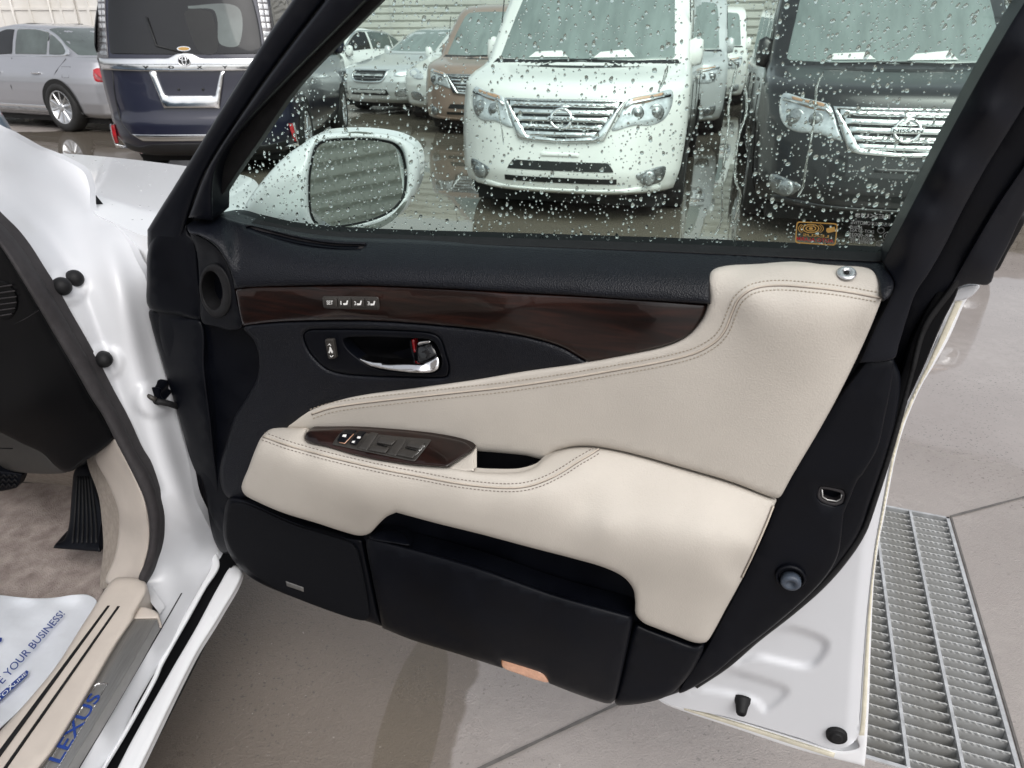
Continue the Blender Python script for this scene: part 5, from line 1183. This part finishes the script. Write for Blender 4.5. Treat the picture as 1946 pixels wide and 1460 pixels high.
def nissan_like_van(name, label, loc, yaw, pm, group, grey_lower=False, front=True, papers=0, length=None):
    root = thing(name, label, 'van', loc, -yaw, group, local=True)
    sh = VSH if length is None else Shell([(z, yf, yr - (4.68 - length), hw, sf, sr) for z, yf, yr, hw, sf, sr in VAN_ROWS])
    F_ = OnFront(sh); body = sh.mesh('body', pm, root)
    fp = lambda nm, o, w_, mt, par=root, **k: pad(nm, o, w_, M[mt] if isinstance(mt, str) else mt, par, fam=F_, **{**dict(fr=1.5, fd=.006, skirt=.02, step=2.0, grid=5), **k})
    ws = fp('windscreen', [(-70, 110, 1), (0, 108.5), (70, 110, 1), (66, 135), (60, 166), (54, 171), (0, 172), (-54, 171), (-60, 166), (-66, 135)], .004, 'glassws', step=5, grid=9, fr=3)
    fp('cowl', [(-75, 106, 1), (0, 104.3), (75, 106, 1), (72, 110, 1), (0, 108.7), (-72, 110, 1)], .014, 'bumper_blk', step=5, grid=9)
    for k in range(papers):
        x0 = (-44, 8, 30)[k]
        fp('dash_paper', sharp([(x0, 111), (x0 + 32, 111.5), (x0 + 26, 116 + k), (x0 + 5, 115)]), .012, 'white_print', ws, fr=0, skirt=0, grid=20)
    for s in (-1, 1):
        tube('wiper', [(s*.05 + .3*s, .80, 1.085), (s * .1, .80, 1.092), (-.35 * s, .83, 1.10)], .008, M['bumper_blk'], root, n=6)
    if front:
        sy = lambda o: o + mirx(o)
        cz = sy([(p[0], p[1], 1) for p in GR_OUT]); ci = sy([(p[0], p[1], 1) for p in GR_IN])
        topz = max(p[1] for p in GR_OUT)
        g = fp('grille', ci, .010, 'grille_dk', step=3, grid=6, fr=0, skirt=0)
        fp('grille_frame', [spline(cz, 3), spline(ci, 3)], .028, 'chrome_far', g, fr=1.4, fd=.012, grid=30)
        z0, z1 = min(p[1] for p in GR_IN), max(p[1] for p in GR_IN); xt = max(p[0] for p in GR_IN); xb = sorted(p[0] for p in GR_IN)[1]
        for k in range(5):
            z = z1 - (z1 - z0) * (k + .45) / 5.0; hx = xb + (xt - xb) * (z - z0) / (z1 - z0) - .5
            fp('grille_bar', sharp([(-hx, z + 1.8), (hx, z + 1.8), (hx - .7, z - 1.6), (-hx + .7, z - 1.6)]), .022, 'chrome_far', g, fr=1.2, fd=.010, step=5, grid=8)
        zc_ = (z0 + z1) / 2
        em = fp('emblem', [ell(0, zc_ + 1, 8.2, 7.4), ell(0, zc_ + 1, 6.3, 5.5)], .038, 'chrome', fr=.9, fd=.008, step=1, grid=30)
        fp('emblem_bar', sharp([(-9.2, zc_ - .8), (9.2, zc_ - .8), (9.2, zc_ + 2.6), (-9.2, zc_ + 2.6)]), .042, 'chrome', em, fr=.5, fd=.004, grid=6)
        yb = float(sh.front(0, zc_ / 100)) - .0445
        lettering('emblem_lettering', 'NISSAN', (-.083, yb, (zc_ - .1) / 100), (.083, yb, (zc_ - .1) / 100), (-.083, yb, (zc_ + 1.9) / 100), M['grille_dk'], em)
        for s in (1, -1):
            f = (lambda o: o) if s > 0 else mirx
            h = fp('headlamp', f(HL), .012, 'lamp', fr=2, fd=.012, grid=4)
            fp('turn_lens', f(HL_AMB), .017, 'amber', h, fr=1, grid=4)
            cx = sum(p[0] for p in HL) / len(HL); czz = sum(p[1] for p in HL) / len(HL)
            for dx, r_ in ((7, 6.0), (-5, 4.6)):
                lo = (s * (cx + dx) / 100, float(sh.front((cx + dx) / 100, czz / 100)) - .012, czz / 100 - .01)
                lathe('projector', [(r_ / 100, -.01), (r_ / 100 * .96, .010), (r_ / 100 * .7, .006), (r_ / 100 * .45, .016), (0, .022)], lo, (s * .35, -1, 0), M['lamp_dk'], h, 20)
            tube('lamp_brow', [tuple(F_.hit(np.array([s * (p[0]), p[1] - 3.2]), .02)) for p in (HL[0], HL[1], HL[2], HL[3])], .012, M['chrome_far'], h, n=6)
            fo = fp('fog_lamp', f(FOG), .010, 'lamp_dk', fr=1.5, fd=.008, grid=4)
            fx = sum(p[0] for p in FOG) / len(FOG); fz = sum(p[1] for p in FOG) / len(FOG)
            lathe('fog_lens', [(.055, 0), (.055, .012), (.035, .02), (0, .022)], (s * fx / 100, float(sh.front(fx / 100, fz / 100)) - .014, fz / 100), (s * .3, -1, 0), M['lamp_dk'], fo, 20)
        low = 'bumper_blk' if grey_lower else None
        i1 = fp('lower_intake', [(p[0], p[1], 1) for p in IN1[1:4]] + mirx([(p[0], p[1], 1) for p in IN1[1:4]]), .004, 'grille_dk', fr=0, skirt=0, grid=6)
        fp('lower_intake', [(p[0], p[1], 1) for p in IN2[1:3]] + mirx([(p[0], p[1], 1) for p in IN2[1:3]]), .004, 'grille_dk', fr=0, skirt=0, grid=6)
        fp('plate_holder', sharp([(-14, IN1[1][1] + 3.5), (14, IN1[1][1] + 3.5), (14, IN1[1][1] + 6), (-14, IN1[1][1] + 6)]), .012, pm, fr=1, grid=8)
        fp('bumper_lip', [(-72, 22.4), (-40, 21.6), (0, 21.4), (40, 21.6), (72, 22.4), (70, 28), (40, 26), (0, 25.5), (-40, 26), (-70, 28)], .016, pm, fr=2.5, fd=.02, grid=6)
    for s in (1, -1):
        S_ = OnSide(sh, s)
        spd = lambda nm, o, w_, mt, **k: pad(nm, o, w_, M[mt] if isinstance(mt, str) else mt, root, fam=S_, **{**dict(fr=2, fd=.006, skirt=.01, step=4, grid=14), **k})
        ye = (length or 4.68) * 100
        spd('side_glass', [(150, 114), (230, 113), (230, 166), (190, 166), (176, 150)], .004, 'glassdk'); spd('side_glass', [(238, 113), (330, 113), (330, 167), (238, 167)], .004, 'glassdk')
        if ye > 440: spd('side_glass', [(338, 113), (440, 114), (432, 166), (338, 167)], .004, 'glassdk')
        for yy in (125, 234, 334): tube('door_seam', [tuple(S_.hit(np.array([yy + (4 if z < 60 else 0), z]), .001)) for z in (30, 60, 90, 112, 165)], .005, M['grille_dk'], root, n=5)
        for yy in (200, 300): box('door_handle', (s * .862, yy / 100, .93), (.02, .16, .03), pm, root, bev=.008)
        for yy in (.88, (length or 4.68) - .92):
            spd('wheel_arch', [(yy*100 + 38*math.cos(t), 31 + 38*math.sin(t)) for t in np.linspace(0, math.pi, 13)] + [(yy*100 - 38, 22, 1), (yy*100 + 38, 22, 1)], .010, 'under', fr=0, skirt=0)
            wheel(root, s * .765, yy, .315, s, spokes=8)
        mirror_pod(root, pm, s, .745, 1.26, 1.13, .9)
        spd('sill_moulding', sharp([(135, 21.5), (330, 21.5), (330, 28), (135, 28)]), .012, pm)
    box('underbody', (0, 2.3, .14), (1.45, 3.9, .10), M['under'], root)
    box('dash_top', (0, 0, -5), (.01, .01, .01), M['under'], root) if False else None
    return root
GV = 'vans parked nose-out in the yard'
nissan_like_van('white_van', 'pearl white van facing us, seen through the wet door window', LOC_W, YAW, M['p_white'], GV, papers=2)
nissan_like_van('dark_grey_van', 'dark grey van facing us at the right of the door window', LOC_D, YAW, M['p_dark'], GV, papers=2)
bv = nissan_like_van('brown_van', 'metallic brown van half hidden behind the white van', (-.52, 10.5, 0), YAW, M['p_brown'], GV); bv.scale = (1, 1, .93)
nissan_like_van('silver_van', 'silver van parked directly behind the white van, its right flank showing', (2.02, 10.4, 0), YAW, M['p_silver2'], GV)
nissan_like_van('cream_van', 'short off-white van farthest back between the white and dark vans', (3.72, 15.2, 0), YAW, M['p_white'], GV, length=3.5)
nissan_like_van('pale_van', 'pale van directly behind the dark grey van, only its left edge showing', (4.16, 9.9, 0), YAW, M['p_lwhite'], GV)

# ------------------------------------------------------------------ navy van seen from behind
RV_ROWS = [(.20, .10, 4.5, .74, .25, .3), (.25, .02, 4.6, .80, .26, .3), (.38, -.03, 4.65, .845, .26, .34), (.52, -.03, 4.66, .86, .26, .36), (.60, .01, 4.66, .865, .24, .36), (.80, .03, 4.66, .865, .20, .36), (.98, .04, 4.6, .86, .18, .4), (1.06, .05, 4.1, .855, .16, .3), (1.12, .07, 3.9, .85, .15, .2), (1.70, .20, 3.1, .755, .14, .2), (1.78, .26, 2.9, .73, .14, .25), (1.82, .45, 2.6, .66, .14, .3)]
RSH = Shell(RV_ROWS, p=4.0); RYAW = R(-4); RLOC = place(352, 117, 1.05, .05, RYAW)
trr = lambda px: to_local(px, RSH, RLOC, RYAW)
def navy_van():
    root = thing('navy_van', 'navy blue van seen from behind with a chrome band across its tailgate', 'van', RLOC, -RYAW, local=True)
    F_ = OnFront(RSH); RSH.mesh('body', M['p_navy'], root)
    fp = lambda nm, o, w_, mt, par=root, **k: pad(nm, o, w_, M[mt], par, fam=F_, **{**dict(fr=1.5, fd=.006, skirt=.02, step=2.5, grid=6), **k})
    g = trr([(206, 30), (214, 107)]); L0 = g[1][0]
    X = lambda px, py: trr([(px, py)])[0]
    cxl = X(352, 108)[0]
    gl = fp('rear_glass', [(-70, 111, 1), (0, 110.5), (70, 111, 1), (68, 140), (62, 166), (55, 170), (-55, 170), (-62, 166), (-68, 140)], .004, 'glassdk', step=5, grid=9)
    fp('seat_back', [(14, 113), (30, 113.5), (30, 142), (26, 147), (8, 148), (4, 144)], .0055, 'grille_dk', gl, fr=0, skirt=0)
    fp('glass_reflection_free_pane', [(33, 120), (50, 119), (52, 150), (8, 151), (8, 149), (30, 148), (33, 140)], .006, 'glasslt', gl, fr=0, skirt=0).name = 'seen_through_pane'
    top = X(352, 102); ba = X(352, 134)
    chz0, chz1 = ba[1], X(300, 111)[1]
    ch = fp('tailgate_garnish', [(-83, chz0 + .5, 1), (-40, chz0 - .6), (0, chz0 - .8), (40, chz0 - .6), (83, chz0 + .5, 1), (83, chz1, 1), (24, chz1 + .2), (14, chz1 + .6), (8, chz1 + 3.6), (0, chz1 + 4.6), (-8, chz1 + 3.6), (-14, chz1 + .6), (-24, chz1 + .2), (-83, chz1, 1)], .022, 'chrome_far', fr=1.5, fd=.012, step=3)
    fp('garnish_line', sharp([(-83, chz0 + 5), (83, chz0 + 5), (83, chz0 + 5.6), (-83, chz0 + 5.6)]), .026, 'lamp_dk', ch, fr=0, skirt=.004)
    ez = chz1 - 2.2
    em = fp('emblem', [ell(0, ez, 6.2, 4.9, 24), ell(0, ez, 5.2, 3.9, 24)], .034, 'chrome', ch, fr=.5, fd=.006, step=1, grid=30)
    fp('emblem', [ell(0, ez, 2.2, 4.0, 20), ell(0, ez, 1.3, 3.3, 20)], .034, 'chrome', ch, fr=.4, fd=.004, step=.8, grid=30)
    fp('emblem', [ell(0, ez + 1.9, 4.2, 1.9, 20), ell(0, ez + 1.9, 3.5, 1.1, 20)], .0345, 'chrome', ch, fr=.4, fd=.004, step=.8, grid=30)
    fp('emblem_field', ell(0, ez, 5.4, 4.1, 24), .026, 'grille_dk', ch, fr=0, skirt=0, step=1)
    fp('sticker', [ell(0, chz1 + 8, 6.2, 2.0, 18)], .007, 'chrome_far', gl, fr=0, skirt=0, step=1); fp('sticker', [ell(0, chz1 + 8, 5.2, 1.4, 18)], .0085, 'gold_print', gl, fr=0, skirt=0, step=1)
    for t, px in (('V', 279), ('O', 327), ('X', 381), ('Y', 429)):
        x = X(px, 128)[0]; z = X(px, 131)[1]; y = float(RSH.front(x/100, z/100)) - .030
        lettering('maker_letter', t, ((x - 2.4)/100, y, z/100), ((x + 2.4)/100, y, z/100), ((x - 2.4)/100, y, (z + 2.8)/100), M['grille_dk'], ch)
    uo = trr([(283, 135), (312, 206), (418, 206), (428, 135)]); ui = trr([(297, 136), (315, 181), (410, 181), (419, 136)])
    fp('plate_frame', [(p[0], p[1], 1) for p in uo] + [(p[0], p[1], 1) for p in ui[::-1]], .030, 'chrome_far', fr=2, fd=.022, step=3)
    fp('plate_recess', [(p[0], p[1], 1) for p in ui], -.012, 'p_navy', fr=0, skirt=0) if False else None
    for px in (340, 386):
        x, z = X(px, 170); lathe('plate_screw', [(.012, 0), (.01, .008), (0, .009)], (x/100, float(RSH.front(x/100, z/100)) - .002, z/100), (0, -1, 0), M['grille_dk'], root, 12)
    sil = trr([(251, 255), (400, 255), (272, 268)])
    fp('silver_strip', sharp([(sil[0][0], sil[0][1]), (-sil[0][0], sil[0][1]), (-sil[2][0], sil[2][1]), (sil[2][0], sil[2][1])]), .012, 'chrome_far', fr=.8, fd=.004)
    zlow = X(300, 273)[1]
    fp('lower_bumper', [(-80, zlow - 1), (-60, zlow - 3), (-40, zlow), (40, zlow), (60, zlow - 3), (80, zlow - 1), (76, 25), (60, 21.5), (0, 21), (-60, 21.5), (-76, 25)], .010, 'bumper_blk', fr=2, fd=.015)
    seam_ = trr([(214, 135), (217, 165), (220, 189), (229, 227), (236, 240), (251, 258), (272, 269)])
    for s in (-1, 1):
        tube('tailgate_seam', [tuple(F_.hit(np.array([-abs(p[0]) * -s, p[1]]), .001)) for p in seam_], .006, M['grille_dk'], root, n=5)
        tl = fp('tail_lamp', [(s*86, 106, 1), (s*72, 107, 1), (s*70, 140), (s*66, 172, 1), (s*74, 174, 1), (s*80, 140)], .010, 'led', fr=1.5, fd=.006)
        for k in range(6):
            for j in range(2):
                z = 133 + k * 5.4; x = s * (72.8 + j * 4.2 - k * .55)
                fp('lamp_cell', sharp([(x - 1.6, z), (x + 1.6, z), (x + 1.5, z + 4), (x - 1.7, z + 4)]), .014, 'led_cell', tl, fr=.6, fd=.003, step=2, grid=4)
        for k in range(4):
            z = 110 + k * 5.4; x = s * (77 - k * .4); fp('lamp_cell', sharp([(x - 4, z), (x + 4, z), (x + 3.9, z + 4), (x - 4.1, z + 4)]), .013, 'lamp_dk', tl, fr=.6, fd=.003, step=2, grid=4)
        r0 = trr([(211, 237), (218, 237), (226, 272), (220, 272)])
        rr_ = [(s * -p[0] if s > 0 else p[0], p[1], 1) for p in r0]; rr_ = [(abs(p[0]) * s, p[1], 1) for p in rr_]
        fp('rear_reflector', rr_, .014, 'red', fr=.8, fd=.004, step=2, grid=4)
        l0 = trr([(209, 236), (212, 236), (221, 274), (245, 282), (222, 281)])
        fp('reflector_trim', [(abs(p[0]) * s, p[1], 1) for p in l0], .018, 'chrome_far', fr=.6, fd=.004, step=2, grid=4)
        S_ = OnSide(RSH, s)
        for o in ([(20, 113), (110, 112), (110, 162), (40, 162)], [(118, 112), (215, 112), (215, 163), (118, 163)], [(223, 112), (300, 112), (285, 160), (223, 163)]):
            pad('side_glass', o, .004, M['glassdk'], root, fam=S_, fr=2, fd=.005, skirt=.01, step=5, grid=14)
        for yy in (.95, 3.75):
            pad('wheel_arch', [(yy*100 + 38*math.cos(t), 31 + 38*math.sin(t)) for t in np.linspace(0, math.pi, 13)] + [(yy*100 - 38, 21, 1), (yy*100 + 38, 21, 1)], .003, M['under'], root, fam=S_, fr=0, skirt=0, step=5, grid=14)
            wheel(root, s * .775, yy, .315, s, spokes=8)
        mirror_pod(root, M['p_navy'], s, .85, 3.3, 1.15)
    tube('rear_wiper', [(-.02 + cxl/100*0, -.0 + float(RSH.front(0, 1.13)) - .02, 1.13), (-.24, float(RSH.front(.24, 1.2)) - .02, 1.18), (-.30, float(RSH.front(.3, 1.42)) - .02, 1.42)], .008, M['grille_dk'], root, n=6)
    box('underbody', (0, 2.3, .17), (1.4, 3.9, .10), M['under'], root); 
    return root
navy_van()

# ------------------------------------------------------------------ sedans
SB_ROWS = [(.20, .16, 4.90, .80, .30, .25), (.26, .06, 4.97, .87, .34, .3), (.40, .0, 5.02, .905, .40, .32), (.55, .0, 5.03, .92, .42, .34), (.66, .03, 5.03, .92, .42, .34), (.74, .10, 5.03, .91, .40, .34), (.80, .35, 5.02, .895, .36, .34), (.86, .75, 5.01, .87, .30, .34), (.91, 1.15, 4.98, .84, .22, .34), (.955, 1.42, 4.92, .81, .16, .30), (.985, 1.52, 4.70, .79, .12, .22), (1.00, 1.56, 4.40, .78, .10, .18)]
SC_ROWS = [(.97, 1.45, 4.38, .775, .16, .20), (1.05, 1.62, 4.22, .755, .18, .24), (1.20, 1.90, 3.92, .70, .18, .26), (1.32, 2.14, 3.66, .645, .18, .26), (1.39, 2.34, 3.45, .60, .18, .26), (1.43, 2.62, 3.2, .53, .2, .28), (1.445, 2.9, 3.0, .42, .1, .1)]
BSH, CSH = Shell(SB_ROWS), Shell(SC_ROWS, p=4.0)
def sedan(name, label, loc, rz, pm, front=False, slats=False, group=None, lamps=True):
    root = thing(name, label, 'car', loc, rz, group, local=True)
    BSH.mesh('body', pm, root); CSH.mesh('cabin', pm, root, nrow=26)
    cf, cr_ = OnFront(CSH), OnFront(CSH, True); bf = OnFront(BSH); br = OnFront(BSH, True)
    pad('windscreen', [(-66, 102, 1), (0, 101), (66, 102, 1), (58, 125), (50, 137), (0, 138), (-50, 137), (-58, 125)], .004, M['glassws'], root, fam=cf, fr=2, fd=.005, skirt=.01, step=5, grid=10)
    pad('rear_glass', [(-64, 102, 1), (0, 101), (64, 102, 1), (57, 122), (48, 136), (0, 138), (-48, 136), (-57, 122)], .004, M['glasslt'], root, fam=cr_, fr=2, fd=.005, skirt=.01, step=5, grid=10)
    for s in (1, -1):
        S_, B_ = OnSide(CSH, s), OnSide(BSH, s)
        cp = lambda nm, o, w_, mt, f=S_, **k: pad(nm, o, w_, M[mt] if isinstance(mt, str) else mt, root, fam=f, **{**dict(fr=2, fd=.005, skirt=.01, step=4, grid=12), **k})
        cp('window_frame', [spline([(198, 101), (400, 101), (414, 106), (392, 124), (362, 135), (320, 138.5), (262, 138), (232, 128)], 4), spline([(206, 103), (396, 103), (406, 107), (388, 122), (360, 132.5), (320, 136), (264, 135.5), (238, 126)], 4)], .006, 'chrome_far', grid=40)
        cp('side_glass', [(206, 103), (288, 103, 1), (288, 136, 1), (264, 135.5), (238, 126)], .004, 'glassdk'); cp('side_glass', [(294, 103, 1), (366, 103, 1), (366, 131, 1), (345, 134.5), (320, 136), (294, 136, 1)], .004, 'glasslt')
        cp('quarter_glass', [(370, 103, 1), (396, 103), (406, 107), (388, 122), (370, 129, 1)], .004, 'glasslt')
        for pts in ([(130, 30), (128, 60), (132, 86)], [(288, 30), (289, 60), (290, 98)], [(362, 34), (366, 48), (378, 64), (396, 82), (410, 98)]):
            tube('door_seam', [tuple(B_.hit(np.array(p, float), .002)) for p in pts], .006, M['grille_dk'], root, n=5)
        for yy in (262, 352): box('door_handle', (s * .915, yy/100, .79), (.03, .17, .028), M['chrome_far'], root, bev=.01)
        tube('fuel_flap_line', [tuple(B_.hit(np.array(p, float), .002)) for p in ((408, 74), (422, 74), (424, 88), (406, 88), (408, 74))], .003, M['lamp_dk'], root, n=5)
        cp('side_moulding', sharp([(125, 31), (360, 31), (360, 35), (125, 35)]), .008, 'chrome_far', f=B_); cp('side_moulding', sharp([(125, 24), (362, 24), (362, 30), (125, 30)]), .005, 'lamp_dk', f=B_)
        for yy in (.93, 3.92):
            cp('wheel_arch', [(yy*100 + 39*math.cos(t), 33 + 39*math.sin(t)) for t in np.linspace(0, math.pi, 17)] + [(yy*100 - 39, 21, 1), (yy*100 + 39, 21, 1)], .012, 'under', f=B_, fr=0, skirt=0)
            wheel(root, s * .835, yy, .335, s, spokes=10, w=.21)
        mirror_pod(root, pm, s, .84, 1.95, .99, .85)
        if lamps: pad('tail_lamp', [(s*88, 70), (s*64, 72), (s*60, 79), (s*66, 84), (s*84, 86)], .012, M['red'], root, fam=br, fr=1.5, fd=.008, skirt=.02, step=3, grid=6)
        if lamps: cp('tail_lamp', [(472, 85), (494, 86), (500, 80), (498, 69), (490, 70), (480, 77)], lambda q: -.02 - .25 * np.clip((q[:, 0] - 470) / 30, 0, 1) ** 2 * .9 + .03, 'red', f=B_, step=3, grid=5)
        if front:
            pad('headlamp', [(s*50, 66), (s*62, 64), (s*80, 70), (s*86, 80), (s*84, 83), (s*70, 78), (s*54, 73)], .012, M['lamp'], root, fam=bf, fr=2, fd=.01, skirt=.02, step=3, grid=6)
            pad('fog_lamp', [(s*52, 32), (s*74, 34), (s*78, 42), (s*72, 46), (s*54, 42)], .010, M['lamp_dk'], root, fam=bf, fr=1.5, fd=.006, skirt=.02, step=3, grid=6)
    if front:
        g = pad('grille', [(-36, 73.5, 1), (36, 73.5, 1), (34, 62), (24, 56), (-24, 56), (-34, 62)], .006, M['grille_dk'], root, fam=bf, fr=0, skirt=0, step=3, grid=7)
        pad('grille_frame', [spline([(-38, 75, 1), (38, 75, 1), (36, 61), (25, 54), (-25, 54), (-36, 61)], 3), spline([(-35, 73, 1), (35, 73, 1), (33, 62), (24, 57), (-24, 57), (-33, 62)], 3)], .016, M['chrome_far'], g, fam=bf, fr=.8, fd=.006, skirt=.012, grid=30)
        if slats:
            for x in np.arange(-32, 33, 4): pad('grille_slat', sharp([(x - .7, 57), (x + .7, 57), (x + .7, 73), (x - .7, 73)]), .014, M['chrome_far'], g, fam=bf, fr=.4, fd=.004, skirt=.01, step=6, grid=8)
        else:
            for z in (60, 64, 68): pad('grille_bar', sharp([(-31, z), (31, z), (31, z + 1), (-31, z + 1)]), .012, M['lamp_dk'], g, fam=bf, fr=.4, fd=.004, skirt=.01, step=6, grid=8)
        pad('lower_intake', [(-42, 33, 1), (42, 33, 1), (38, 43, 1), (-38, 43, 1)], .004, M['grille_dk'], root, fam=bf, fr=0, skirt=0, step=4, grid=8)
    box('underbody', (0, 2.5, .17), (1.5, 4.3, .10), M['under'], root)
    return root
sedan('silver_sedan', 'silver sedan with alloy wheels, its rear quarter beside the navy van', (-9.71, 13.54, 0), R(-115), M['p_silver'])
sedan('silver_sedan', 'light silver sedan facing us behind the door mirror, seen through wet glass', (-2.55, 13.6, 0), -R(27), M['p_silver2'], front=True)
sedan('small_white_sedan', 'white sedan with a slatted grille squeezed beside the brown van', (-.95, 12.3, 0), -R(10), M['p_lwhite'], front=True, slats=True)
sedan('off_white_sedan', 'off-white sedan furthest left behind the silver sedan facing us', (-5.0, 14.6, 0), -R(27), M['p_lwhite'], front=True)
sedan('pale_blue_sedan', 'pale blue car whose rounded corner shows at the left edge above the white bonnet', (-8.50, 4.72, -.08), R(-90), M['p_blue'], lamps=False)
